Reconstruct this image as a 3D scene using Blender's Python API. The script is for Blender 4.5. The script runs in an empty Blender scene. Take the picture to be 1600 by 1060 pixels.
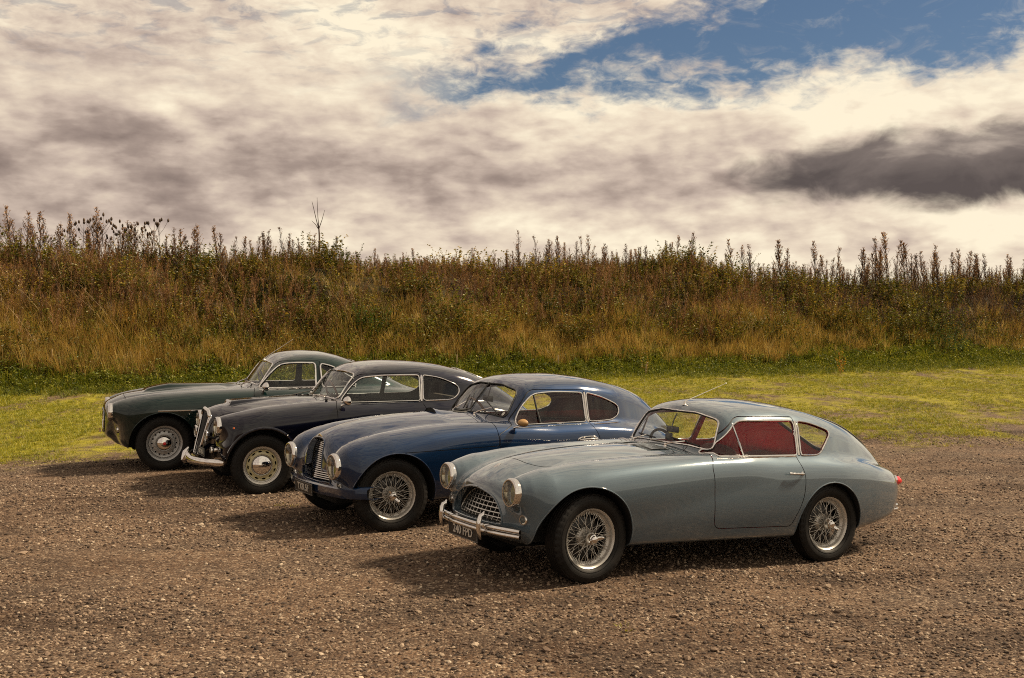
import bpy, bmesh, math, random
import numpy as np
from mathutils import Vector, Matrix
R = math.radians
SC = bpy.context.scene
COL = SC.collection
rng = np.random.default_rng(7)
random.seed(7)

# ------------------------------------------------------------------ camera
CAM_H, FPX, HOR = 1.97, 1800.0, 488.0          # eye height (m), focal length and horizon row in photo pixels
cam_d = bpy.data.cameras.new('camera'); cam = bpy.data.objects.new('camera', cam_d); COL.objects.link(cam)
cam.location = (0, 0, CAM_H); cam.rotation_euler = (R(90), 0, 0)
cam_d.sensor_width = 36.0; cam_d.lens = 36.0 * FPX / 1600.0
cam_d.shift_y = -(530.0 - HOR) / 1600.0
cam_d.clip_start = 0.1; cam_d.clip_end = 4000.0
SC.camera = cam

# ------------------------------------------------------------------ light
SUN_EL, SUN_AZ = 46.0, 74.0                     # azimuth clockwise from +Y (straight ahead), so 74 = right, a little ahead
sd = Vector((math.sin(R(SUN_AZ)) * math.cos(R(SUN_EL)), math.cos(R(SUN_AZ)) * math.cos(R(SUN_EL)), math.sin(R(SUN_EL))))
sl = bpy.data.lights.new('sun', 'SUN'); sun = bpy.data.objects.new('sun', sl); COL.objects.link(sun)
sl.energy = 5.0; sl.angle = R(7.0); sl.color = (1.0, 0.81, 0.57)
sun.rotation_euler = sd.to_track_quat('Z', 'Y').to_euler(); sun.location = (30, 10, 40)

# ------------------------------------------------------------------ node helper
class NT:
    def __init__(s, tree): s.t = tree; s.n = tree.nodes; s.l = tree.links
    def add(s, typ, **kw):
        nd = s.n.new(typ)
        for k, v in kw.items():
            if hasattr(nd, k): setattr(nd, k, v)
        return nd
    def link(s, a, b): s.l.new(a, b)
    def _set(s, sock, v):
        if isinstance(v, bpy.types.NodeSocket): s.l.new(v, sock)
        elif v is not None: sock.default_value = v
    def math(s, op, a, b=None, c=None, clamp=False):
        nd = s.n.new('ShaderNodeMath'); nd.operation = op; nd.use_clamp = clamp
        s._set(nd.inputs[0], a)
        if b is not None: s._set(nd.inputs[1], b)
        if c is not None: s._set(nd.inputs[2], c)
        return nd.outputs[0]
    def vmath(s, op, a, b=None):
        nd = s.n.new('ShaderNodeVectorMath'); nd.operation = op
        s._set(nd.inputs[0], a)
        if b is not None: s._set(nd.inputs[1], b)
        return nd.outputs['Vector'] if op not in ('LENGTH', 'DOT_PRODUCT') else nd.outputs['Value']
    def noise(s, vec, scale, detail=4, rough=0.5, dist=0.0, lac=2.0, out='Fac'):
        nd = s.n.new('ShaderNodeTexNoise')
        if vec is not None: s.l.new(vec, nd.inputs['Vector'])
        for k, v in (('Scale', scale), ('Detail', detail), ('Roughness', rough), ('Distortion', dist), ('Lacunarity', lac)):
            nd.inputs[k].default_value = v
        return nd.outputs[out]
    def voro(s, vec, scale, feature='F1', out='Distance', rand=1.0):
        nd = s.n.new('ShaderNodeTexVoronoi'); nd.feature = feature
        if vec is not None: s.l.new(vec, nd.inputs['Vector'])
        nd.inputs['Scale'].default_value = scale; nd.inputs['Randomness'].default_value = rand
        return nd.outputs[out]
    def ramp(s, fac, stops, interp='LINEAR'):
        nd = s.n.new('ShaderNodeValToRGB'); cr = nd.color_ramp; cr.interpolation = interp
        while len(cr.elements) > 1: cr.elements.remove(cr.elements[-1])
        for i, (p, c) in enumerate(stops):
            e = cr.elements[0] if i == 0 else cr.elements.new(p)
            e.position = p; e.color = (*c, 1) if len(c) == 3 else c
        s._set(nd.inputs[0], fac)
        return nd.outputs['Color']
    def mix(s, fac, a, b, blend='MIX'):
        nd = s.n.new('ShaderNodeMix'); nd.data_type = 'RGBA'; nd.blend_type = blend
        s._set(nd.inputs['Factor'], fac)
        for nm, v in (('A', a), ('B', b)):
            sock = [i for i in nd.inputs if i.name == nm and i.type == 'RGBA'][0]
            if isinstance(v, tuple) and len(v) == 3: v = (*v, 1)
            s._set(sock, v)
        return [o for o in nd.outputs if o.type == 'RGBA'][0]
    def maprange(s, v, a, b, c=0.0, d=1.0, smooth=True):
        nd = s.n.new('ShaderNodeMapRange'); nd.interpolation_type = 'SMOOTHSTEP' if smooth else 'LINEAR'
        s._set(nd.inputs[0], v)
        for i, q in zip((1, 2, 3, 4), (a, b, c, d)): s._set(nd.inputs[i], q)
        return nd.outputs[0]

# ------------------------------------------------------------------ world: clear sky behind broken, sunlit cloud
W = bpy.data.worlds.new('World'); SC.world = W; W.use_nodes = True
w = NT(W.node_tree); w.n.clear()
sky = w.add('ShaderNodeTexSky'); sky.sky_type = 'NISHITA'; sky.sun_disc = False
sky.sun_elevation = R(SUN_EL); sky.sun_rotation = R(SUN_AZ); sky.dust_density = 0.6; sky.ozone_density = 2.0
bg1 = w.add('ShaderNodeBackground'); bg1.inputs['Strength'].default_value = 0.05
w.link(w.mix(1.0, sky.outputs[0], (0.60, 0.66, 0.72), 'MULTIPLY'), bg1.inputs['Color'])
tc = w.add('ShaderNodeTexCoord')
sep = w.add('ShaderNodeSeparateXYZ'); w.link(tc.outputs['Generated'], sep.inputs[0])
dx, dy, dz = sep.outputs
az = w.math('ARCTAN2', dx, dy)                   # 0 straight ahead, + to the right
el = w.math('ARCSINE', dz)
zc = w.math('MAXIMUM', dz, 0.0)
den = w.math('ADD', zc, 0.09)
comb = w.add('ShaderNodeCombineXYZ')             # the cloud deck: a plane overhead, seen foreshortened to the horizon
w.link(w.math('DIVIDE', dx, den), comb.inputs[0]); w.link(w.math('DIVIDE', dy, den), comb.inputs[1])
deck = comb.outputs[0]
c2 = w.add('ShaderNodeCombineXYZ'); w.link(w.math('MULTIPLY', az, 1.0), c2.inputs[0]); w.link(w.math('MULTIPLY', el, 2.0), c2.inputs[1])
c2.inputs[2].default_value = 3.7
ang = c2.outputs[0]
def band(center, half, soft, v):                 # 1 inside |v-center|<half, soft edges
    return w.maprange(w.math('ABSOLUTE', w.math('SUBTRACT', v, center)), half + soft, max(half - soft, 0.0))
n_big = w.noise(ang, 5.0, 6, 0.5, 0.15)
n_mid = w.noise(ang, 13.0, 8, 0.56, 0.1)
n_fine = w.noise(deck, 9.0, 6, 0.6, 0.5)
n_rip = w.noise(ang, 46.0, 5, 0.6, 0.6)
# a long gap of blue from the middle up to the right
gap_c = w.math('MULTIPLY_ADD', az, 0.128, 0.204)
jit = w.math('MULTIPLY_ADD', w.math('SUBTRACT', n_mid, 0.5), 0.13, 0.0)
jit2 = w.math('MULTIPLY', w.math('SUBTRACT', n_rip, 0.5), 0.05)
gd = w.math('ABSOLUTE', w.math('ADD', w.math('ADD', w.math('SUBTRACT', el, gap_c), jit), jit2))
gw = w.maprange(az, -0.14, 0.30, 0.008, 0.052, False)
gap = w.math('MULTIPLY', w.maprange(w.math('SUBTRACT', gd, gw), 0.016, -0.022), w.maprange(az, -0.16, -0.02))
gap = w.math('MULTIPLY', gap, w.maprange(az, 1.0, 0.6))
wisp = w.math('MULTIPLY', w.maprange(w.noise(ang, 26.0, 9, 0.62, 0.8), 0.52, 0.80), 0.28)
gap = w.math('MULTIPLY', gap, w.math('SUBTRACT', 1.0, wisp))
thin = w.math('MULTIPLY', w.maprange(n_fine, 0.50, 0.36), w.maprange(el, 0.16, 0.30))       # wisps high up let blue through
cover = w.math('SUBTRACT', 1.0, w.math('MAXIMUM', gap, w.math('MULTIPLY', thin, 0.55)), clamp=True)
# light and shade of the cloud
shade = w.math('MULTIPLY_ADD', w.math('SUBTRACT', n_big, 0.5), 1.0, w.math('MULTIPLY_ADD', w.math('SUBTRACT', n_mid, 0.5), 0.48, 0.765))
c3 = w.add('ShaderNodeCombineXYZ'); w.link(w.math('MULTIPLY', az, 1.0), c3.inputs[0]); w.link(w.math('MULTIPLY', el, 3.8), c3.inputs[1])
n_str = w.noise(c3.outputs[0], 4.2, 6, 0.5, 0.2)
shade = w.math('ADD', shade, w.math('MULTIPLY', w.math('SUBTRACT', n_str, 0.5), 0.55))
shade = w.math('ADD', shade, w.math('MULTIPLY', w.math('SUBTRACT', w.noise(c3.outputs[0], 30.0, 6, 0.6, 0.2), 0.5), 0.32))
def puffs(vec, scale, n=4):                              # heaped, rounded cloud tops: valleys crease, crowns swell
    tot = None; amp = 1.0; norm = 0.0
    for i in range(n):
        b = w.math('ABSOLUTE', w.math('MULTIPLY_ADD', w.noise(vec, scale * 2.15 ** i, 1.0 if i else 2.0, 0.5, 0.0), 2.0, -1.0))
        b = w.math('MULTIPLY', b, amp); tot = b if tot is None else w.math('ADD', tot, b); norm += amp; amp *= 0.55
    return w.math('DIVIDE', tot, norm)
pa = puffs(ang, 4.6); pb = puffs(w.vmath('ADD', ang, (0.009, 0.024, 0.0)), 4.6)
puff_light = w.math('MULTIPLY', w.math('SUBTRACT', pa, pb), w.maprange(el, 0.22, 0.15, 0.25, 1.0))
def relief(scale, d, k, det=8, rough=0.55, dist=0.5):       # sunlit upper right edges, shaded undersides
    a = w.noise(ang, scale, det, rough, dist); b = w.noise(w.vmath('ADD', ang, (d, d * 2.2, 0.0)), scale, det, rough, dist)
    return w.math('MULTIPLY', w.math('SUBTRACT', a, b), k)
shade = w.math('ADD', shade, w.math('ADD', w.math('ADD', relief(6.0, 0.022, 0.75, 7, 0.5), relief(24.0, 0.006, 0.5, 6, 0.55, 0.2)), w.math('MULTIPLY_ADD', puff_light, 1.25, w.math('MULTIPLY', w.math('SUBTRACT', pa, 0.2), 0.35))))
lowdark = w.math('MULTIPLY', band(0.125, 0.035, 0.05, w.math('MULTIPLY_ADD', az, -0.05, el)), w.maprange(az, 0.22, -0.05))
shade = w.math('SUBTRACT', shade, w.math('MULTIPLY', lowdark, 0.27))
shade = w.math('ADD', shade, w.math('MULTIPLY_ADD', w.maprange(az, -0.1, 0.4), 0.11, w.math('MULTIPLY', w.maprange(az, -0.05, -0.5), -0.13)))
shade = w.math('ADD', shade, w.math('MULTIPLY', w.maprange(el, 0.09, 0.045), 0.05))
shade = w.math('ADD', shade, w.math('MULTIPLY', w.math('SUBTRACT', n_rip, 0.5), w.maprange(el, 0.17, 0.24, 0.0, 0.55)))
ccol = w.ramp(shade, [(0.0, (0.25, 0.190, 0.165)), (0.28, (0.38, 0.295, 0.25)), (0.52, (0.58, 0.465, 0.385)), (0.76, (0.79, 0.66, 0.515)), (1.0, (0.97, 0.855, 0.65))])
# one low dark cloud to the right
ex = w.math('DIVIDE', w.math('SUBTRACT', az, 0.362), 0.145)
ey = w.math('DIVIDE', w.math('ADD', w.math('SUBTRACT', el, 0.118), w.math('MULTIPLY', w.math('SUBTRACT', n_mid, 0.5), 0.03)), 0.028)
er = w.math('SQRT', w.math('ADD', w.math('MULTIPLY', ex, ex), w.math('MULTIPLY', ey, ey)))
er = w.math('ADD', er, w.math('MULTIPLY', w.math('SUBTRACT', w.noise(ang, 15.0, 6, 0.55, 0.6), 0.5), 1.25))
dk = w.maprange(er, 1.35, 0.80)
dcol = w.ramp(w.math('ADD', w.math('MULTIPLY', ey, 0.22), w.math('MULTIPLY_ADD', w.math('SUBTRACT', w.noise(ang, 13.0, 6, 0.55, 0.4), 0.5), 1.7, 0.32)),
              [(0.0, (0.105, 0.085, 0.080)), (0.45, (0.20, 0.162, 0.145)), (0.8, (0.45, 0.37, 0.31)), (1.0, (0.8, 0.68, 0.53))])
ccol = w.mix(dk, ccol, dcol)
cover = w.math('MAXIMUM', cover, dk)
hz = w.maprange(el, 0.0, -0.05)
ccol = w.mix(hz, ccol, (0.10, 0.09, 0.075))
bg2 = w.add('ShaderNodeBackground'); w.link(ccol, bg2.inputs['Color']); bg2.inputs['Strength'].default_value = 0.71
ms = w.add('ShaderNodeMixShader'); w.link(cover, ms.inputs[0]); w.link(bg1.outputs[0], ms.inputs[1]); w.link(bg2.outputs[0], ms.inputs[2])
wo = w.add('ShaderNodeOutputWorld'); w.link(ms.outputs[0], wo.inputs['Surface'])

vs = SC.view_settings; vs.view_transform = 'Standard'; vs.look = 'None'; vs.exposure = 0.55; vs.gamma = 1.0; vs.use_curve_mapping = False
SC.render.film_transparent = False
cy = SC.cycles
try:
    cy.max_bounces = 8; cy.diffuse_bounces = 3; cy.glossy_bounces = 4; cy.transmission_bounces = 6; cy.transparent_max_bounces = 24
    cy.use_adaptive_sampling = True; cy.adaptive_threshold = 0.02; cy.use_denoising = False
    cy.caustics_reflective = False; cy.caustics_refractive = False; cy.sample_clamp_indirect = 6.0; cy.sample_clamp_direct = 4.0; cy.filter_width = 1.05
except Exception: pass

# ------------------------------------------------------------------ materials
MATS = {}
def principled(name, color, rough=0.5, metal=0.0, coat=0.0, coat_rough=0.03, spec=0.5, fn=None):
    m = bpy.data.materials.new(name); m.use_nodes = True
    t = NT(m.node_tree); b = m.node_tree.nodes['Principled BSDF']
    b.inputs['Base Color'].default_value = (*color, 1); b.inputs['Roughness'].default_value = rough
    b.inputs['Metallic'].default_value = metal; b.inputs['Coat Weight'].default_value = coat
    b.inputs['Coat Roughness'].default_value = coat_rough; b.inputs['Coat IOR'].default_value = 1.5; b.inputs['Specular IOR Level'].default_value = spec
    if fn: fn(t, b)
    MATS[name] = m
    return m
def bump(t, b, h, strength, dist=0.01):
    nd = t.add('ShaderNodeBump'); nd.inputs['Strength'].default_value = strength; nd.inputs['Distance'].default_value = dist
    t.link(h, nd.inputs['Height']); t.link(nd.outputs[0], b.inputs['Normal'])
def paint(name, color, flake=0.25, rough=0.34):
    """Polished lacquer: a coloured base under a mirror-like coat that strengthens towards grazing view."""
    m = bpy.data.materials.new(name); m.use_nodes = True; t = NT(m.node_tree); t.n.clear()
    o = t.add('ShaderNodeTexCoord').outputs['Object']
    sp = t.add('ShaderNodeSeparateXYZ'); t.link(o, sp.inputs[0])
    dust = t.math('MULTIPLY', t.maprange(sp.outputs[2], 0.50, 0.16), t.maprange(t.noise(o, 7, 6, 0.65), 0.35, 0.75))
    col = t.mix(t.math('MULTIPLY', dust, 0.35), (*color, 1), (0.11, 0.085, 0.06, 1))
    d = t.add('ShaderNodeBsdfDiffuse'); t.link(col, d.inputs[0])
    fl = t.add('ShaderNodeBsdfGlossy'); fl.inputs['Roughness'].default_value = 0.42; fl.inputs[0].default_value = (*[min(1, c * 3.0) for c in color], 1)
    mf = t.add('ShaderNodeMixShader'); mf.inputs[0].default_value = flake; t.link(d.outputs[0], mf.inputs[1]); t.link(fl.outputs[0], mf.inputs[2])
    nd = t.add('ShaderNodeBump'); nd.inputs['Strength'].default_value = 0.05; nd.inputs['Distance'].default_value = 0.008
    t.link(t.noise(o, 3.0, 2, 0.4), nd.inputs['Height'])
    g = t.add('ShaderNodeBsdfGlossy'); g.inputs[0].default_value = (1, 1, 1, 1); t.link(nd.outputs[0], g.inputs['Normal'])
    t.link(t.math('MULTIPLY_ADD', dust, 0.25, t.math('MULTIPLY_ADD', t.noise(o, 3, 4), 0.04, 0.045)), g.inputs['Roughness'])
    lw = t.add('ShaderNodeLayerWeight'); lw.inputs[0].default_value = 0.5; t.link(nd.outputs[0], lw.inputs['Normal'])
    f = t.math('MULTIPLY_ADD', t.math('POWER', lw.outputs['Facing'], 2.3), 0.93, 0.038)
    f = t.math('MULTIPLY', f, t.math('MULTIPLY_ADD', dust, -0.5, 1.0))
    mx = t.add('ShaderNodeMixShader'); t.link(f, mx.inputs[0]); t.link(mf.outputs[0], mx.inputs[1]); t.link(g.outputs[0], mx.inputs[2])
    oo = t.add('ShaderNodeOutputMaterial'); t.link(mx.outputs[0], oo.inputs[0]); MATS[name] = m
paint('paint_grey', (0.072, 0.100, 0.124), 0.06, 0.34)
paint('paint_blue', (0.0040, 0.015, 0.044), 0.10, 0.30)
paint('paint_navy', (0.0022, 0.0026, 0.008), 0.1, 0.25)
paint('paint_green', (0.0022, 0.011, 0.0105), 0.1, 0.25)
principled('chrome', (0.72, 0.70, 0.68), 0.06, 1.0, fn=lambda t, b: t.link(t.math('MULTIPLY_ADD', t.noise(t.add('ShaderNodeTexCoord').outputs['Object'], 14, 4), 0.07, 0.01), b.inputs['Roughness']))
principled('brushed', (0.62, 0.60, 0.56), 0.32, 1.0)
principled('silver_paint', (0.52, 0.50, 0.46), 0.35, 0.55)
principled('reflector', (0.40, 0.37, 0.31), 0.16, 1.0)
principled('dull_silver', (0.20, 0.20, 0.20), 0.45, 0.35)
principled('disc_silver', (0.36, 0.36, 0.36), 0.38, 0.5)
principled('cream_paint', (0.50, 0.45, 0.26), 0.35, 0.0, 0.4)
principled('black_rubber', (0.012, 0.012, 0.012), 0.62)
principled('black_plastic', (0.01, 0.01, 0.011), 0.35)
principled('dark_void', (0.006, 0.006, 0.006), 0.9)
def tyre_fn(t, b):
    o = t.add('ShaderNodeTexCoord').outputs['Object']
    n = t.noise(o, 9, 6, 0.65)
    t.link(t.ramp(n, [(0.35, (0.0035, 0.0035, 0.0035)), (0.75, (0.013, 0.0105, 0.009))]), b.inputs['Base Color'])
    t.link(t.math('MULTIPLY_ADD', n, 0.35, 0.42), b.inputs['Roughness'])
    bump(t, b, t.noise(o, 160, 3, 0.6), 0.25, 0.004)
principled('tyre', (0.015, 0.015, 0.015), 0.6, spec=0.25, fn=tyre_fn)
def cloth(name, c, sc=180):
    def fn(t, b):
        o = t.add('ShaderNodeTexCoord').outputs['Object']
        n = t.noise(o, 6, 5, 0.6)
        t.link(t.mix(n, tuple(x * 0.7 for x in c), tuple(min(1, x * 1.25) for x in c)), b.inputs['Base Color'])
        bump(t, b, t.noise(o, sc, 3, 0.6), 0.3, 0.004)
    return principled(name, c, 0.75, fn=fn)
cloth('red_trim', (0.38, 0.009, 0.018)); cloth('red_leather', (0.14, 0.022, 0.018)); cloth('grey_cloth', (0.055, 0.052, 0.060))
cloth('dark_cloth', (0.014, 0.013, 0.013)); cloth('dim_cloth', (0.022, 0.020, 0.024)); cloth('tan_cloth', (0.045, 0.038, 0.028))
principled('wood', (0.09, 0.035, 0.014), 0.3, 0, 0.5)
principled('tan_cover', (0.33, 0.19, 0.07), 0.5)
def red_lens(t, b): b.inputs['Emission Strength'].default_value = 0.0
principled('red_lens', (0.65, 0.012, 0.02), 0.15, 0, 1.0)
principled('amber_lens', (0.75, 0.16, 0.03), 0.15, 0, 1.0)
principled('white_letter', (0.62, 0.60, 0.55), 0.4, 0.3)
principled('plate_black', (0.010, 0.010, 0.011), 0.4)
principled('gold', (0.75, 0.55, 0.25), 0.25, 1.0)
def glass(name, tint, rough=0.0, refl=1.0, lens=False):
    m = bpy.data.materials.new(name); m.use_nodes = True; t = NT(m.node_tree); t.n.clear()
    tr = t.add('ShaderNodeBsdfTransparent'); tr.inputs[0].default_value = (*tint, 1)
    gl = t.add('ShaderNodeBsdfGlossy'); gl.inputs['Roughness'].default_value = rough
    gl.inputs[0].default_value = (1, 1, 1, 1)
    fr = t.add('ShaderNodeLayerWeight'); fr.inputs[0].default_value = 0.5
    fz = t.math('MULTIPLY_ADD', t.math('POWER', fr.outputs['Facing'], 5.0), 0.95, 0.045)
    mx = t.add('ShaderNodeMixShader'); t.link(t.math('MULTIPLY', fz, refl, clamp=True), mx.inputs[0])
    t.link(tr.outputs[0], mx.inputs[1]); t.link(gl.outputs[0], mx.inputs[2])
    o = t.add('ShaderNodeOutputMaterial'); t.link(mx.outputs[0], o.inputs[0]); MATS[name] = m
glass('window_glass', (0.93, 0.95, 0.94), 0.0, 0.85)
glass('lens_glass', (0.95, 0.94, 0.90), 0.02, 0.7)
M = MATS

# ------------------------------------------------------------------ object helpers
def link(name, me, mats, parent=None, smooth=True):
    ob = bpy.data.objects.new(name, me); COL.objects.link(ob)
    if not isinstance(mats, (list, tuple)): mats = [mats]
    if not me.materials:
        for m in mats: me.materials.append(M[m] if isinstance(m, str) else m)
    if parent is not None: ob.parent = parent
    return ob
def tag(o, label=None, cat=None, group=None, kind=None):
    for k, v in (('label', label), ('category', cat), ('group', group), ('kind', kind)):
        if v: o[k] = v
    return o
def npmesh(name, V, Fc, smooth=True, normals=None, mi=None):
    me = bpy.data.meshes.new(name)
    V = np.asarray(V, np.float32); Fc = np.asarray(Fc, np.int32)
    k = Fc.shape[1]
    me.vertices.add(len(V)); me.vertices.foreach_set('co', V.ravel())
    me.loops.add(Fc.size); me.loops.foreach_set('vertex_index', Fc.ravel())
    me.polygons.add(len(Fc)); me.polygons.foreach_set('loop_start', np.arange(0, Fc.size, k, dtype=np.int32))
    if mi is not None: me.polygons.foreach_set('material_index', np.asarray(mi, np.int32))
    me.update(calc_edges=True)
    me.polygons.foreach_set('use_smooth', np.full(len(Fc), bool(smooth)))
    if normals is not None: me.normals_split_custom_set_from_vertices(np.asarray(normals, np.float32))
    return me
class MB:                                        # collects simple shapes, becomes ONE mesh
    def __init__(s): s.v = []; s.f = []; s.sm = []; s.n = 0
    def put(s, V, F, smooth=True):
        V = [tuple(map(float, p)) for p in V]
        s.v += V; s.f += [tuple(int(i) + s.n for i in q) for q in F]; s.sm += [smooth] * len(F); s.n += len(V)
    def box(s, c, d, rot=None, bev=0.0):
        bm = bmesh.new(); bmesh.ops.create_cube(bm, size=1.0)
        for v in bm.verts: v.co = Vector((v.co.x * d[0], v.co.y * d[1], v.co.z * d[2]))
        if bev > 0: bmesh.ops.bevel(bm, geom=bm.edges[:], offset=bev, segments=2, profile=0.5, affect='EDGES')
        mt = Matrix.Translation(c) @ (rot.to_4x4() if rot is not None else Matrix.Identity(4))
        bmesh.ops.transform(bm, matrix=mt, verts=bm.verts[:])
        bm.verts.index_update()
        s.put([v.co[:] for v in bm.verts], [[v.index for v in f.verts] for f in bm.faces], bev > 0); bm.free()
    def tube(s, path, rad, seg=8, closed=False, cap=True, flat=1.0, upv=None):
        P = np.asarray(path, float); n = len(P)
        rad = np.broadcast_to(np.asarray(rad, float), (n,))
        if closed: T = np.roll(P, -1, 0) - np.roll(P, 1, 0)
        else: T = np.gradient(P, axis=0)
        T /= np.linalg.norm(T, axis=1)[:, None] + 1e-12
        up = np.array([0.0, 0, 1.0]) if upv is None else np.asarray(upv, float)
        if abs(T[0] @ up) > 0.9: up = np.array([0.0, 1, 0])
        N = []; cur = up - T[0] * (up @ T[0]); cur /= np.linalg.norm(cur)
        for i in range(n):
            cur = cur - T[i] * (cur @ T[i]); cur /= np.linalg.norm(cur) + 1e-12; N.append(cur.copy())
        N = np.array(N); B = np.cross(T, N)
        a = np.linspace(0, 2 * np.pi, seg, endpoint=False)
        V = P[:, None] + rad[:, None, None] * (np.cos(a)[None, :, None] * N[:, None] + flat * np.sin(a)[None, :, None] * B[:, None])
        Fc = []
        m = n if closed else n - 1
        for i in range(m):
            j = (i + 1) % n
            for k in range(seg):
                l = (k + 1) % seg; Fc.append((i * seg + k, i * seg + l, j * seg + l, j * seg + k))
        if not closed and cap: Fc += [tuple(range(seg))[::-1], tuple((n - 1) * seg + k for k in range(seg))]
        s.put(V.reshape(-1, 3), Fc)
    def lathe(s, prof, seg=32, mat=None, closed=False):     # prof: (r, h) pairs, spun round local -y as 'out': point = (r cos, h, r sin)
        prof = np.asarray(prof, float); a = np.linspace(0, 2 * np.pi, seg, endpoint=False)
        V = np.stack([prof[:, 0][:, None] * np.cos(a), np.repeat(prof[:, 1][:, None], seg, 1), prof[:, 0][:, None] * np.sin(a)], -1).reshape(-1, 3)
        if mat is not None: V = V @ np.array(mat.to_3x3()).T + np.array(mat.translation)
        Fc = []; n = len(prof)
        for i in range(n if closed else n - 1):
            j = (i + 1) % n
            for k in range(seg):
                l = (k + 1) % seg; Fc.append((i * seg + k, j * seg + k, j * seg + l, i * seg + l))
        s.put(V, Fc)
    def mesh(s, name, sharp=None):
        me = bpy.data.meshes.new(name); me.from_pydata(s.v, [], s.f); me.update()
        me.polygons.foreach_set('use_smooth', s.sm)
        if sharp:
            bm = bmesh.new(); bm.from_mesh(me)
            bmesh.ops.recalc_face_normals(bm, faces=bm.faces[:])
            for e in bm.edges:
                if len(e.link_faces) == 2 and e.calc_face_angle(0) > R(sharp): e.smooth = False
            bm.to_mesh(me); bm.free()
        return me
    def build(s, name, mats, parent=None, sharp=40): return link(name, s.mesh(name, sharp), mats, parent)
def empty(name, loc=(0, 0, 0), mat=None, parent=None):
    o = bpy.data.objects.new(name, None); COL.objects.link(o); o.empty_display_size = 0.2
    if mat is not None: o.matrix_world = mat
    else: o.location = loc
    if parent is not None: o.parent = parent
    return o
def copy_tree(o, parent=None):
    c = o.copy(); COL.objects.link(c)
    if parent is not None: c.parent = parent
    for ch in list(o.children): copy_tree(ch, c)
    return c
# ------------------------------------------------------------------ implicit body surfaces
def pch(pts):                                     # monotone cubic through (x, y) points
    x = np.array([p[0] for p in pts], float); y = np.array([p[1] for p in pts], float)
    h = np.diff(x); d = np.diff(y) / h; m = np.zeros_like(y)
    for i in range(1, len(x) - 1):
        if d[i - 1] * d[i] > 0:
            w1, w2 = 2 * h[i] + h[i - 1], h[i] + 2 * h[i - 1]
            m[i] = (w1 + w2) / (w1 / d[i - 1] + w2 / d[i])
    m[0] = d[0]; m[-1] = d[-1]
    def f(q):
        q = np.clip(q, x[0], x[-1]); i = np.clip(np.searchsorted(x, q) - 1, 0, len(x) - 2)
        t = (q - x[i]) / h[i]; t2 = t * t; t3 = t2 * t
        return y[i] * (2 * t3 - 3 * t2 + 1) + h[i] * m[i] * (t3 - 2 * t2 + t) + y[i + 1] * (3 * t2 - 2 * t3) + h[i] * m[i + 1] * (t3 - t2)
    return f
def smin(a, b, k):
    h = np.maximum(k - np.abs(a - b), 0) / k
    return np.minimum(a, b) - h * h * k * 0.25
def smax(a, b, k): return -smin(-a, -b, k)
def rpoly(pts, n=6):                              # polygon with rounded corners: (x, y, r)
    pts = [p for i, p in enumerate(pts) if i == 0 or math.hypot(p[0] - pts[i - 1][0], p[1] - pts[i - 1][1]) > 1e-6]
    out = []; m = len(pts)
    for i in range(m):
        p0, p1, p2 = (np.array(pts[(i + k) % m][:2], float) for k in (-1, 0, 1)); r = pts[i][2] if len(pts[i]) > 2 else 0
        a, b = p0 - p1, p2 - p1; la, lb = np.linalg.norm(a), np.linalg.norm(b)
        r1, r2 = min(r, la * 0.49), min(r, lb * 0.49)
        if r <= 0: out.append(p1); continue
        s, e = p1 + a / la * r1, p1 + b / lb * r2
        for t in np.linspace(0, 1, n): out.append((1 - t) ** 2 * s + 2 * t * (1 - t) * p1 + t * t * e)
    return np.array(out)
def sdpoly(P, x, y):
    d = np.full(x.shape, 1e9); inside = np.zeros(x.shape, bool); n = len(P)
    for i in range(n):
        a, b = P[i], P[(i + 1) % n]; e = b - a; L = e @ e
        if L < 1e-12: continue
        wx, wy = x - a[0], y - a[1]; t = np.clip((wx * e[0] + wy * e[1]) / L, 0, 1)
        d = np.minimum(d, (wx - e[0] * t) ** 2 + (wy - e[1] * t) ** 2)
        c = (a[1] > y) != (b[1] > y)
        if abs(e[1]) > 1e-12: inside ^= c & (x < a[0] + (y - a[1]) * e[0] / e[1])
    return np.sqrt(d) * np.where(inside, -1, 1)

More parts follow.
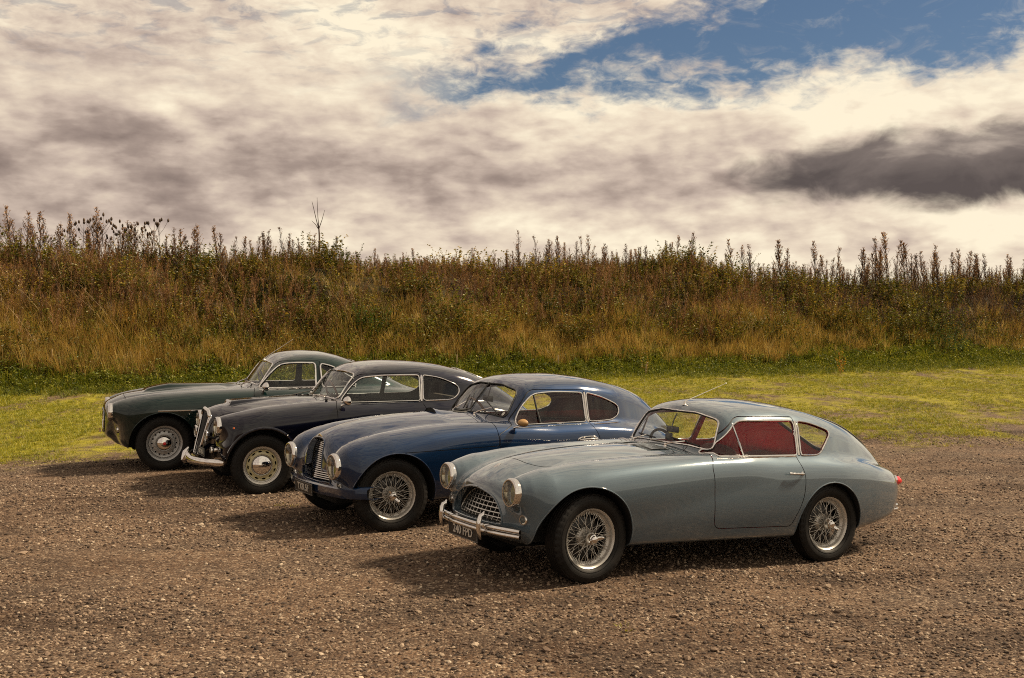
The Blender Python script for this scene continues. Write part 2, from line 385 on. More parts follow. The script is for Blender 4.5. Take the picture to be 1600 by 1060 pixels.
def surface_nets(F, lo, hi, h):
    xs = np.arange(lo[0], hi[0], h); ys = (np.arange(0, int((hi[1]) / h) + 2) - 0.5) * h; zs = np.arange(lo[2], hi[2], h)
    X, Y, Z = np.meshgrid(xs, ys, zs, indexing='ij')
    V = F(X, np.abs(Y), Z)
    s = V < 0; n = np.array(V.shape)
    cs = s[:-1, :-1, :-1].astype(np.int8)
    tot = sum(s[i:n[0] - 1 + i, j:n[1] - 1 + j, k:n[2] - 1 + k].astype(np.int8) for i in (0, 1) for j in (0, 1) for k in (0, 1))
    act = (tot > 0) & (tot < 8)
    idx = np.full(act.shape, -1, np.int64); idx[act] = np.arange(act.sum())
    ci = np.argwhere(act)
    acc = np.zeros((len(ci), 3)); cnt = np.zeros(len(ci))
    for ax in range(3):
        o1, o2 = [a for a in range(3) if a != ax]
        for u in (0, 1):
            for v in (0, 1):
                off = np.zeros(3, int); off[o1] = u; off[o2] = v
                p = ci + off; q = p.copy(); q[:, ax] += 1
                va, vb = V[tuple(p.T)], V[tuple(q.T)]
                c = (va < 0) != (vb < 0)
                t = np.where(c, va / np.where(c, va - vb, 1), 0)
                w = off[None].astype(float).repeat(len(ci), 0); w[:, ax] += t
                acc += np.where(c[:, None], w, 0); cnt += c
    P = ci + acc / cnt[:, None]
    P = np.stack([xs[0] + P[:, 0] * h, ys[0] + P[:, 1] * h, zs[0] + P[:, 2] * h], 1)
    T = []
    for ax in range(3):
        o1, o2 = [(1, 2), (2, 0), (0, 1)][ax]
        sl = [slice(None)] * 3; sl[ax] = slice(0, n[ax] - 1); a = s[tuple(sl)]
        sl[ax] = slice(1, n[ax]); b = s[tuple(sl)]
        e = np.argwhere(a != b)
        e = e[(e[:, o1] > 0) & (e[:, o2] > 0) & (e[:, o1] < n[o1] - 1) & (e[:, o2] < n[o2] - 1)]
        q = []
        for (u, v) in ((1, 1), (0, 1), (0, 0), (1, 0)):
            c = e.copy(); c[:, o1] -= u; c[:, o2] -= v; q.append(idx[tuple(c.T)])
        q = np.array(q).T
        T.append(q[:, [0, 1, 2]]); T.append(q[:, [0, 2, 3]])
    return P, np.concatenate(T)
def grad(F, P, e=0.002):
    g = np.zeros_like(P)
    for a in range(3):
        d = np.zeros(3); d[a] = e
        A, B = P + d, P - d
        g[:, a] = (F(A[:, 0], np.abs(A[:, 1]), A[:, 2]) - F(B[:, 0], np.abs(B[:, 1]), B[:, 2])) / (2 * e)
    return g
def project(F, P, it=3):
    for _ in range(it):
        g = grad(F, P); f = F(P[:, 0], np.abs(P[:, 1]), P[:, 2])
        st = -f[:, None] * g / (np.sum(g * g, 1)[:, None] + 1e-6)
        ln = np.linalg.norm(st, axis=1)[:, None]; st *= np.minimum(1, 0.012 / (ln + 1e-9))
        P = P + st
    return P
def cut(V, T, f):                                 # split the triangles along f = 0
    v = f(V[:, 0], V[:, 1], V[:, 2]); v = np.where(np.abs(v) < 1e-6, 1e-6, v)
    s = v[T] < 0; k = s.sum(1); cr = (k == 1) | (k == 2)
    if not cr.any(): return V, T
    keep = T[~cr]; C = T[cr]; sc = s[cr]
    lone = np.where(k[cr] == 1, sc.argmax(1), (~sc).argmax(1))
    r = np.arange(len(C)); a, b, c = C[r, lone], C[r, (lone + 1) % 3], C[r, (lone + 2) % 3]
    E = np.concatenate([np.stack([a, b], 1), np.stack([a, c], 1)]); Es = np.sort(E, 1)
    U, inv = np.unique(Es, axis=0, return_inverse=True); inv = inv.ravel()
    t = v[U[:, 0]] / (v[U[:, 0]] - v[U[:, 1]])
    NV = V[U[:, 0]] + (V[U[:, 1]] - V[U[:, 0]]) * t[:, None]
    ab, ac = len(V) + inv[:len(C)], len(V) + inv[len(C):]
    N = np.concatenate([np.stack([a, ab, ac], 1), np.stack([ab, b, c], 1), np.stack([ab, c, ac], 1)])
    return np.concatenate([V, NV]), np.concatenate([keep, N])
def loops(T, V=None):                             # ordered boundary chains of a triangle set
    E = np.concatenate([T[:, [0, 1]], T[:, [1, 2]], T[:, [2, 0]]])
    key = np.sort(E, 1); _, inv, cnt = np.unique(key, axis=0, return_inverse=True, return_counts=True)
    B = E[cnt[inv.ravel()] == 1]
    if V is not None: B = B[~((np.abs(V[B[:, 0], 1]) < 2e-4) & (np.abs(V[B[:, 1], 1]) < 2e-4))]
    nxt = {}
    for a, b in B: nxt.setdefault(int(a), []).append(int(b))
    tgt = set(B[:, 1].tolist()); starts = [a for a in nxt if a not in tgt]; out = []
    while nxt:
        a = None
        while starts and a is None:
            q = starts.pop()
            if q in nxt: a = q
        if a is None: a = next(iter(nxt))
        ch = [a]
        while ch[-1] in nxt:
            l = nxt[ch[-1]]; b = l.pop()
            if not l: del nxt[ch[-1]]
            ch.append(b)
            if b == ch[0]: break
        out.append(ch)
    return sorted(out, key=len, reverse=True)
def resample(P, sp, closed, smooth=2):
    P = np.asarray(P, float)
    if closed: P = np.concatenate([P, P[:1]])
    d = np.r_[0, np.cumsum(np.linalg.norm(np.diff(P, axis=0), axis=1))]
    n = max(4, int(d[-1] / sp)); q = np.linspace(0, d[-1], n + 1)
    o = np.stack([np.interp(q, d, P[:, i]) for i in range(3)], 1)
    if closed: o = o[:-1]
    for _ in range(smooth):
        if closed: o = 0.5 * o + 0.25 * (np.roll(o, 1, 0) + np.roll(o, -1, 0))
        else: o[1:-1] = 0.5 * o[1:-1] + 0.25 * (o[2:] + o[:-2])
    return o
MIR = np.array([1.0, -1.0, 1.0])

class Body:
    """One car's skin: half of it is meshed (y >= 0), cut along its openings and seams, then mirrored."""
    def __init__(s, F, lo, hi, h, cuts, classify):
        s.F = F
        V, T = surface_nets(F, lo, hi, h)
        on = np.abs(V[:, 1]) < h * 0.45
        V[on, 1] = 0
        V = project(F, V); V[on, 1] = 0
        g = grad(F, V)
        nrm = np.cross(V[T[:, 1]] - V[T[:, 0]], V[T[:, 2]] - V[T[:, 0]])
        fl = np.sum(nrm * g[T].mean(1), 1) < 0
        T[fl] = T[fl][:, ::-1]
        for c in cuts: V, T = cut(V, T, c)
        area = np.linalg.norm(np.cross(V[T[:, 1]] - V[T[:, 0]], V[T[:, 2]] - V[T[:, 0]]), axis=1)
        T = T[area > 1e-10]
        s.V, s.T = V, T
        n = grad(F, V); s.N = n / (np.linalg.norm(n, axis=1)[:, None] + 1e-9)
        s.N[np.abs(V[:, 1]) < 1e-6, 1] = 0
        C = V[T].mean(1); s.C = C
        s.L = classify(C[:, 0], C[:, 1], C[:, 2], s.N[T].mean(1))
    def geo(s, mask, side, off=0.0, flip=False):  # side: -1 near, 1 far, 0 both
        T = s.T[mask]; u, inv = np.unique(T, return_inverse=True); T = inv.reshape(-1, 3)
        V = s.V[u] + s.N[u] * off; N = s.N[u] * (-1 if flip else 1)
        if flip: T = T[:, ::-1]
        if side == 1: return V, T, N
        Vm, Tm, Nm = V * MIR, T[:, ::-1], N * MIR
        if side == -1: return Vm, Tm, Nm
        return np.concatenate([V, Vm]), np.concatenate([T, Tm + len(V)]), np.concatenate([N, Nm])
    def obj(s, name, mask, side, mat, parent, off=0.0, flip=False):
        V, T, N = s.geo(mask, side, off, flip)
        if len(T) == 0: print('EMPTY PART', name); return None
        return link(name, npmesh(name, V, T, True, N), mat, parent)
    def rim(s, mask, off=0.0, sp=0.012, sm=2, center=False, which=0, dn=None):
        ch = loops(s.T[mask], s.V)
        if not ch: return None, False
        c = ch[which]; closed = c[0] == c[-1]
        if closed: c = c[:-1]
        P = s.V[c] + s.N[c] * off
        if center and not closed:
            P = np.concatenate([P, (P * MIR)[::-1][1:-1]]); closed = True
        return resample(P, sp, closed, sm), closed

# ------------------------------------------------------------------ wheels
def rot_axis_out(): return Matrix.Rotation(R(180), 4, 'Z')
def lathe_part(prof, seg, name, mat, parent, sharp=35):
    mb = MB(); mb.lathe(prof, seg); return mb.build(name, mat, parent, sharp)
# wheel space: the hub axis is y, the outer face looks to -y
def tyre_mesh(Rt, wd, Rr):
    b = wd / 2
    prof = [(Rr - 0.004, b * 0.55), (Rr + 0.002, b * 0.78), (Rr + 0.012, b * 0.90), (Rr + 0.030, b * 0.985), ((Rr + Rt) / 2 + 0.004, b * 1.03), (Rt - 0.038, b * 1.0), (Rt - 0.026, b * 0.955),
            (Rt - 0.024, b * 0.925), (Rt - 0.016, b * 0.90), (Rt - 0.008, b * 0.84), (Rt - 0.0025, b * 0.72)]
    ribs = []
    for y0 in np.linspace(0.62, -0.62, 5):
        ribs += [(Rt, b * (y0 + 0.10)), (Rt, b * (y0 - 0.10)), (Rt - 0.007, b * (y0 - 0.125)), (Rt - 0.007, b * (y0 - 0.185))]
    ribs = ribs[:-2]
    full = prof + ribs + [(r, -y) for r, y in prof[::-1]]
    # raised rings moulded on the outer sidewall
    k = len(prof) + len(ribs)
    mb = MB(); seg = 120
    mb.lathe(full[::-1], seg)
    V = np.array(mb.v); r = np.hypot(V[:, 0], V[:, 2]); a = np.arctan2(V[:, 2], V[:, 0])
    sh = (r > Rt - 0.03) & (r < Rt - 0.001) & (np.abs(V[:, 1]) > b * 0.70)
    st = np.where((np.round((a + np.pi) / (2 * np.pi) * seg).astype(int) % 3) == 0, -0.006, 0.0015)
    f = 1 + np.where(sh, st / r, 0)
    V[:, 0] *= f; V[:, 2] *= f
    mb.v = [tuple(p) for p in V]
    m2 = mb
    for rr, hh in ((Rr + 0.022, b * 0.965), (Rt - 0.045, b * 1.012)):
        m2.tube([(rr * math.cos(t), -hh, rr * math.sin(t)) for t in np.linspace(0, 2 * np.pi, 96, endpoint=False)], 0.0022, 5, True)
    return m2.mesh('tyre', 28)
def rim_prof(Rr, b, deep):
    return [(Rr - 0.006, -b + 0.016), (Rr + 0.010, -b + 0.010), (Rr + 0.0135, -b + 0.002), (Rr + 0.011, -b - 0.004), (Rr + 0.004, -b - 0.004), (Rr - 0.004, -b + 0.003), (Rr - 0.010, -b + 0.010),
            (Rr - 0.012, -b + 0.026), (Rr - 0.018, -b + 0.034), (Rr - 0.034, -b + 0.046), (Rr - 0.036, -b + 0.075), (Rr - 0.022, b - 0.035), (Rr - 0.010, b - 0.012), (Rr + 0.010, b)]
def cap_mesh_ears(ang, n=2):
    mb = MB()
    mb.lathe([(0.0, -0.118), (0.012, -0.1175), (0.022, -0.114), (0.0275, -0.107), (0.029, -0.098), (0.0275, -0.092), (0.033, -0.089), (0.034, -0.074), (0.040, -0.066), (0.042, -0.05)], 40)
    for i in range(n):
        a = ang + i * 2 * math.pi / n; c, s_ = math.cos(a), math.sin(a)
        P = [(c * r, y, s_ * r) for r, y in ((0.022, -0.096), (0.038, -0.100), (0.054, -0.110), (0.066, -0.121), (0.070, -0.124))]
        mb.tube(P, [0.012, 0.013, 0.012, 0.009, 0.004], 8, False, True, 0.55, (s_, 0, -c))
    return mb.mesh('spinner', 40)
def wire_wheel(parent, loc, side, spec, proto=None, spin=0.0):
    root_name = 'wheel'
    Rr, b = spec['Rr'], spec['rimw'] / 2
    if 'mesh' not in spec:
        mb = MB(); mb.lathe(rim_prof(Rr, b, 0.1), 96)
        # spoke nipples round the rim well
        for k in range(spec['ns'] * 3 // 2):
            a = 2 * math.pi * k / (spec['ns'] * 3 // 2)
            rr, y = Rr - 0.026, -b + 0.042
            mb.tube([(rr * math.cos(a), y, rr * math.sin(a)), ((rr - 0.016) * math.cos(a), y + 0.002, (rr - 0.016) * math.sin(a))], 0.0036, 6)
        spec['mesh'] = mb.mesh('wheel_rim', 40)
        spec['tyre'] = tyre_mesh(spec['Rt'], spec['tw'], Rr + 0.006)
        hb = MB(); hb.lathe([(0.030, -0.066), (0.043, -0.064), (0.046, -0.056), (0.042, -0.05), (0.042, -0.005), (0.052, 0.012), (0.070, 0.022), (0.073, 0.03), (0.06, 0.05), (0.05, 0.07)], 40)
        for k in range(24):
            a = 2 * math.pi * k / 24; hb.tube([(0.066 * math.cos(a), 0.016, 0.066 * math.sin(a)), (0.066 * math.cos(a), 0.008, 0.066 * math.sin(a))], 0.004, 6)
        spec['hub'] = hb.mesh('hub', 40)
        spec['cap'] = cap_mesh_ears(spec.get('ear', 0.6))
        d = MB(); d.lathe([(0.045, 0.03), (0.14, 0.03), (0.150, 0.036), (0.153, 0.09)], 48)
        for k in range(28):
            a = 2 * math.pi * k / 28; d.box((0.152 * math.cos(a), 0.06, 0.152 * math.sin(a)), (0.012, 0.055, 0.004), Matrix.Rotation(-a, 3, 'Y'))
        spec['drum'] = d.mesh('brake_drum', 40)
        sp = []
        for (r0, y0, r1, y1, tw) in spec['sets']:
            for sg in (1, -1):
                t = tw * sg; m = MB()
                p0 = np.array([r0 * math.cos(-t), y0, r0 * math.sin(-t)]); p1 = np.array([r1 * math.cos(t), y1, r1 * math.sin(t)])
                m.tube([p0, (p0 + p1) / 2, p1], spec.get('sr', 0.0021), 6); sp.append(m.mesh('spoke', None))
        spec['sp'] = sp
    w_ = link('wheel', spec['mesh'], spec.get('rimmat', 'silver_paint'), parent)
    w_.location = loc
    rz = 0 if side < 0 else math.pi
    w_.rotation_euler = (0, spin, rz + (spec.get('steer', 0) if loc[0] < 0.5 else 0))
    link('tyre', spec['tyre'], 'tyre', w_); link('hub', spec['hub'], spec.get('rimmat', 'silver_paint'), w_)
    link('spinner', spec['cap'], 'chrome', w_); link('brake_drum', spec['drum'], 'black_plastic', w_)
    n = spec['ns'] // len(spec['sp'])
    if spec['ns']:
        for j, me in enumerate(spec['sp']):
            for k in range(n):
                a = 2 * math.pi * (k + (j * 0.5 + (0.25 if j % 2 else 0)) * 0.5) / n
                o = link('spoke', me, spec.get('rimmat', 'silver_paint'), w_); o.rotation_euler = (0, a, 0)
    return w_
def disc_wheel(parent, loc, side, spec):
    Rr, b = spec['Rr'], spec['rimw'] / 2
    if 'mesh' not in spec:
        mb = MB(); mb.lathe([(Rr - 0.004, -b + 0.02), (Rr + 0.010, -b + 0.010), (Rr + 0.0135, -b), (Rr + 0.010, -b - 0.005), (Rr + 0.003, -b - 0.003), (Rr - 0.005, -b + 0.004), (Rr - 0.012, -b + 0.008), (Rr - 0.016, -b + 0.012), (Rr - 0.019, -b + 0.024), (Rr - 0.030, -b + 0.030),
                              (Rr - 0.034, -b + 0.040), (Rr - 0.034, b)], 96)
        spec['mesh'] = mb.mesh('wheel_rim', 40)
        spec['tyre'] = tyre_mesh(spec['Rt'], spec['tw'], Rr + 0.006)
        # pressed disc with its row of openings really cut out
        rs = np.linspace(0.03, Rr - 0.032, 40); A = np.linspace(0, 2 * np.pi, 289)[:-1]
        yf = pch([(0, -b + 0.03)] + spec['disc'])
        V = np.stack([(rs[:, None] * np.cos(A)).ravel(), np.repeat(yf(rs), len(A)), (rs[:, None] * np.sin(A)).ravel()], 1)
        nA = len(A); T = []
        for i in range(len(rs) - 1):
            k = np.arange(nA); l = (k + 1) % nA
            T.append(np.stack([i * nA + k, (i + 1) * nA + k, (i + 1) * nA + l], 1)); T.append(np.stack([i * nA + k, (i + 1) * nA + l, i * nA + l], 1))
        T = np.concatenate(T)
        nh, rh, hr, ha = spec['holes']
        def f(x, y, z):
            r = np.hypot(x, z); a = np.arctan2(z, x); p = 2 * np.pi / nh
            da = (a + p / 2) % p - p / 2
            return (np.hypot((r - rh) / hr, da * rh / ha) - 1) * min(hr, ha)
        V, T = cut(V, T, f); C = V[T].mean(1); ins = f(C[:, 0], C[:, 1], C[:, 2]) < 0
        me = npmesh('wheel_disc', V, T[~ins]); spec['discm'] = me
        mb = MB()
        for k in range(nh):                       # turned-in lips of the openings
            a = 2 * math.pi * k / nh; ring = []
            for t in np.linspace(0, 2 * np.pi, 20, endpoint=False):
                r = rh + hr * math.cos(t); q = a + ha / rh * math.sin(t); ring.append((r * math.cos(q), float(yf(np.array([r]))[0]) + 0.001, r * math.sin(q)))
            mb.tube(ring, 0.0032, 6, True)
        spec['lips'] = mb.mesh('lips')
        c = MB(); R0 = spec['capr']; yb = -b + spec['capy']
        c.lathe([(0.0, yb - 0.052), (R0 * 0.25, yb - 0.050), (R0 * 0.5, yb - 0.042), (R0 * 0.75, yb - 0.026), (R0 * 0.92, yb - 0.008), (R0 * 0.985, yb + 0.003), (R0, yb + 0.010), (R0 * 0.98, yb + 0.016)], 64)
        spec['cap'] = c.mesh('cap', 60)
        e = MB(); e.lathe([(0, yb - 0.058), (0.016, yb - 0.057), (0.019, yb - 0.053), (0.019, yb - 0.046)], 32)
        spec['emb'] = e.mesh('emb', 40)
        d = MB(); d.lathe([(0.02, 0.045), (Rr - 0.04, 0.045)], 32); spec['back'] = d.mesh('back')
    w_ = link('wheel', spec['mesh'], spec.get('rimmat', 'silver_paint'), parent); w_.location = loc
    w_.rotation_euler = (0, 0.4, (0 if side < 0 else math.pi) + (spec.get('steer', 0) if loc[0] < 0.5 else 0))
    link('tyre', spec['tyre'], 'tyre', w_); link('wheel_disc', spec['discm'], spec['discmat'], w_)
    link('hole_edge', spec['lips'], spec['discmat'], w_)
    link('hubcap', spec['cap'], 'chrome', w_); link('hubcap_badge', spec['emb'], spec.get('embmat', 'chrome'), w_); link('brake_drum', spec['back'], 'dark_void', w_)
    return w_

# ------------------------------------------------------------------ shared fittings
OUT = Matrix.Rotation(R(90), 4, 'Z')              # lathe axis -> forward (-x)
def headlight(car, x, y, z, r, tilt=0.0, depth=0.03):
    m = Matrix.Translation((x, y, z)) @ Matrix.Rotation(R(tilt), 4, 'Y') @ OUT
    a = MB(); a.lathe([(r * 1.0, -0.035), (r * 1.06, -0.02), (r * 1.07, 0.0), (r * 1.04, 0.014), (r * 0.97, 0.022), (r * 0.90, 0.022), (r * 0.885, 0.012)], 56, m)
    h = a.build('headlight', 'chrome', car)
    a = MB(); a.lathe([(0.0, -0.085), (r * 0.3, -0.078), (r * 0.6, -0.055), (r * 0.8, -0.025), (r * 0.9, 0.008)][::-1], 48, m); a.build('reflector', 'reflector', h)
    a = MB(); a.lathe([(0.0, -0.02), (0.02, -0.02), (0.024, -0.03), (0.018, -0.075)], 20, m)
    for k in range(3):
        t = 2 * math.pi * k / 3 + 0.52
        p0, p1 = m @ Vector((0.02 * math.cos(t), -0.025, 0.02 * math.sin(t))), m @ Vector((r * 0.84 * math.cos(t), -0.012, r * 0.84 * math.sin(t)))
        a.tube([p0, p1], 0.0035, 6)
    a.build('bulb_shield', 'dull_silver', h)
    a = MB(); a.lathe([(0.0, 0.046), (r * 0.3, 0.043), (r * 0.6, 0.034), (r * 0.8, 0.023), (r * 0.9, 0.015)][::-1], 48, m); a.build('lens', 'lens_glass', h)
    return h
def small_lamp(car, name, x, y, z, r, mat='lens_glass', tilt=0, yaw=0, dome=0.8):
    m = Matrix.Translation((x, y, z)) @ Matrix.Rotation(R(yaw), 4, 'Z') @ Matrix.Rotation(R(tilt), 4, 'Y') @ OUT
    a = MB(); a.lathe([(r * 0.9, -0.03), (r * 1.15, -0.012), (r * 1.2, 0.0), (r * 1.1, 0.008), (r * 0.98, 0.008)], 32, m); o = a.build(name, 'chrome', car)
    a = MB(); a.lathe([(0, r * dome), (r * 0.4, r * dome * 0.93), (r * 0.75, r * dome * 0.62), (r * 0.98, 0.0)][::-1], 32, m); a.build('lens', mat, o)
    if mat == 'lens_glass':
        a = MB(); a.lathe([(0, -0.012), (r * 0.97, -0.002)][::-1], 24, m); a.build('reflector', 'brushed', o)
    return o
def bar(mb, p0, p1, r, seg=8, n=2): mb.tube(np.linspace(p0, p1, n), r, seg)
def arc(pts, n=24):                               # smooth curve through points
    P = np.asarray(pts, float); t = np.r_[0, np.cumsum(np.linalg.norm(np.diff(P, axis=0), axis=1))]
    f = [pch(list(zip(t, P[:, i]))) for i in range(3)]; q = np.linspace(0, t[-1], n)
    return np.stack([g(q) for g in f], 1)
def steering_wheel(car, x, y, z, r=0.205, tilt=62, mat='black_plastic', lean=0):
    m = Matrix.Translation((x, y, z)) @ Matrix.Rotation(R(lean), 4, 'Y')
    ring = [m @ Vector((0, r * math.cos(t), r * math.sin(t))) for t in np.linspace(0, 2 * np.pi, 64, endpoint=False)]
    a = MB(); a.tube([p[:] for p in ring], 0.012, 8, True); o = a.build('steering_wheel', mat, car)
    a = MB()
    for t in (0.3, math.pi - 0.3, -math.pi / 2):
        a.tube([m @ Vector((-0.02, 0, 0)), m @ Vector((0, r * math.cos(t), r * math.sin(t)))], 0.006, 6)
    a.tube([m @ Vector((0.0, 0, 0)), m @ Vector((-0.05, 0, 0)), m @ Vector((-0.45, 0, -0.02))], [0.04, 0.03, 0.02], 12)
    a.build('steering_column', 'black_plastic', o)
    return o
def seat(car, x, y, z, wd, ht, mat, rake=14, bolster=True):
    a = MB()
    rot = Matrix.Rotation(R(rake), 3, 'Y')
    a.box((x, y, z), (0.46, wd, 0.16), Matrix.Rotation(R(-6), 3, 'Y'), 0.06)
    bk = empty
    for dy in (-wd * 0.3, 0, wd * 0.3):
        a.box((x + 0.29, y + dy, z + ht / 2), (0.13, wd * 0.32, ht), rot, 0.045)
    # rounded top roll
    c = Vector((x + 0.29, y, z + ht / 2)) + rot @ Vector((0, 0, ht / 2 - 0.03))
    a.tube([c + Vector((0, t * wd / 2, -0.05 * t * t)) for t in np.linspace(-0.96, 0.96, 12)], [0.045] + [0.068] * 10 + [0.045], 12)
    return a.build('seat', mat, car)
def wiper(car, base, tip0, tip1, up):
    a = MB()
    b0 = Vector(base); mid = (Vector(tip0) + Vector(tip1)) / 2
    a.lathe([(0.0, 0.03), (0.009, 0.028), (0.012, 0.01), (0.016, 0.0)], 14, Matrix.Translation(b0) @ Matrix.Rotation(R(90), 4, 'X') if False else Matrix.Translation(b0) @ Matrix.Rotation(R(90), 4, 'X'))
    u = Vector(up)
    a.tube([b0 + u * 0.02, b0 + u * 0.03 + (mid - b0) * 0.3, mid + u * 0.012], [0.007, 0.006, 0.0035], 6)
    o = a.build('wiper', 'chrome', car)
    a = MB(); a.tube([Vector(tip0) + u * 0.004, mid + u * 0.006, Vector(tip1) + u * 0.004], 0.006, 6); a.build('blade', 'black_rubber', o)
    return o
def antenna(car, p, q):
    a = MB(); P0 = Vector(p); P1 = Vector(q)
    a.lathe([(0.0, 0.034), (0.008, 0.032), (0.011, 0.012), (0.02, 0.0)], 14, Matrix.Translation(P0) @ Matrix.Rotation(R(90), 4, 'X'))
    d = P1 - P0; s0 = P0 + Vector((0, 0, 0.03))
    a.tube([s0, s0 + (P1 - s0) * 0.5, P1], [0.004, 0.003, 0.0018], 6)
    a.lathe([(0, 0.006), (0.006, 0), (0, -0.006)], 8, Matrix.Translation(P1))
    return a.build('antenna', 'brushed', car)
def plate(car, loc, rotz, tilt, wd, ht, text, size, space=1.0):
    m = Matrix.Translation(loc) @ Matrix.Rotation(R(rotz), 4, 'Z') @ Matrix.Rotation(R(tilt), 4, 'X')   # plate faces local -y
    a = MB(); a.box((0, 0, 0), (wd, 0.006, ht), None, 0.0)
    o = a.build('number_plate', 'plate_black', car); o.matrix_local = m
    e = MB()
    for (c, d) in (((0, -0.004, ht / 2 - 0.004), (wd, 0.003, 0.004)), ((0, -0.004, -ht / 2 + 0.004), (wd, 0.003, 0.004)), ((wd / 2 - 0.004, -0.004, 0), (0.004, 0.003, ht - 0.012)), ((-wd / 2 + 0.004, -0.004, 0), (0.004, 0.003, ht - 0.012))): e.box(c, d)
    e.build('plate_edge', 'dull_silver', o)
    cu = bpy.data.curves.new('lettering', 'FONT'); cu.body = text; cu.size = size; cu.align_x = 'CENTER'; cu.align_y = 'CENTER'; cu.extrude = 0.0015; cu.space_character = space; cu.offset = 0.0012
    tmp = bpy.data.objects.new('tmp', cu); COL.objects.link(tmp); me = bpy.data.meshes.new_from_object(tmp.evaluated_get(bpy.context.evaluated_depsgraph_get()))
    bpy.data.objects.remove(tmp); me.materials.clear()
    t = link('lettering', me, 'white_letter', o)
    t.location = (0, -0.0055, 0); t.rotation_euler = (R(90), 0, 0)
    return o
def mirror_at(car, base, head, r=0.055, mat='chrome', squash=0.75):
    a = MB(); b0, h = Vector(base), Vector(head)
    a.tube([b0, b0 * 0.4 + h * 0.6 + Vector((0, 0, -0.012)), h], [0.011, 0.007, 0.007], 8)
    o = a.build('door_mirror', 'chrome', car)
    a = MB(); m = Matrix.Translation(h) @ Matrix.Rotation(R(14), 4, 'Z') @ OUT @ Matrix.Diagonal((1, 1, squash, 1))
    a.lathe([(0, 0.055), (r * 0.4, 0.05), (r * 0.75, 0.032), (r * 0.95, 0.012), (r, -0.004), (r * 0.94, -0.008)], 28, m); a.build('mirror_shell', mat, o)
    a = MB(); a.lathe([(r * 0.94, -0.006), (0, -0.004)], 24, m); a.build('mirror_glass', 'chrome', o)
    return o
# ------------------------------------------------------------------ the four coupes
def make_field(sp):
    P, Tc, Tv, zb = pch(sp['P']), pch(sp['Tc']), pch(sp['Tv']), pch(sp['zb'])
    yv = sp.get('yv', 0.42)
    fx = sp['fx']; fy, fz, fr = pch([(x, a) for x, a, b, c in fx]), pch([(x, b) for x, a, b, c in fx]), pch([(x, c) for x, a, b, c in fx])
    nw, nt, nb = pch(sp['nw']), pch(sp['nt']), pch(sp['nb'])
    roof, Wb = pch(sp['roof']), pch(sp['Wb'])
    def F(x, Y, z):
        tc, tv = Tc(x), Tv(x)
        T = tc - (tc - tv) * smin((Y / yv) ** 2, 1.15 + 0 * Y, 0.3)
        w = P(x) - sp['kt'] * np.maximum(z - sp['zw'], 0) ** 2 - sp['kb'] * np.maximum(sp['zw'] - z, 0) ** 2
        h = smax(z - T, Y - w, sp['ks'])
        h = smax(h, zb(x) - z, 0.05)
        xf, af, bf, zf, kf = sp['front']
        h = smax(h, xf + af * np.maximum(Y - 0.25, 0) ** 2 + bf * (z - zf) ** 2 - x, kf)
        xt, at, bt, zt, kt = sp['tail']
        h = smax(h, x - (xt - at * Y ** 2 - bt * (z - zt) ** 2), kt)
        # wing
        r = fr(x)
        f = np.sqrt((Y - fy(x)) ** 2 + (z - fz(x)) ** 2) - r
        f = smax(f, sp['hx'] + sp.get('htilt', 0.0) * (z - sp['hz']) - x, 0.03)
        h = smin(h, f, sp.get('kw', 0.10))
        # nose
        n = sp.get('nn', 2.6); t, b = nt(x), nb(x); cz, hh, ww = (t + b) / 2, (t - b) / 2, nw(x)
        q = ((Y / ww) ** n + (np.abs(z - cz) / hh) ** n + 1e-9) ** (1 / n)
        g = (q - 1) * np.minimum(ww, hh)
        nx0, nz0, sl, bow = sp['nose']
        g = smax(g, nx0 + sl * (z - nz0) + bow * Y ** 2 - x, sp.get('kn', 0.05))
        g = smax(g, x - 0.75, 0.1)
        h = smin(h, g, sp.get('kno', 0.08))
        # cabin
        c = roof(x - sp['cw'] * Y ** 2) - sp['kr'] * Y ** 2
        ww = Wb(x) - sp['tum'] * np.maximum(z - sp['zbelt'], -0.12)
        c = smax(z - c, Y - ww, sp['kc'])
        c = smax(c, 0.64 - z, 0.05)
        h = smin(h, c, sp['kf'])
        for fn in sp.get('extra', []): h = fn(h, x, Y, z)
        return h
    return F
SEAM = 0.0032
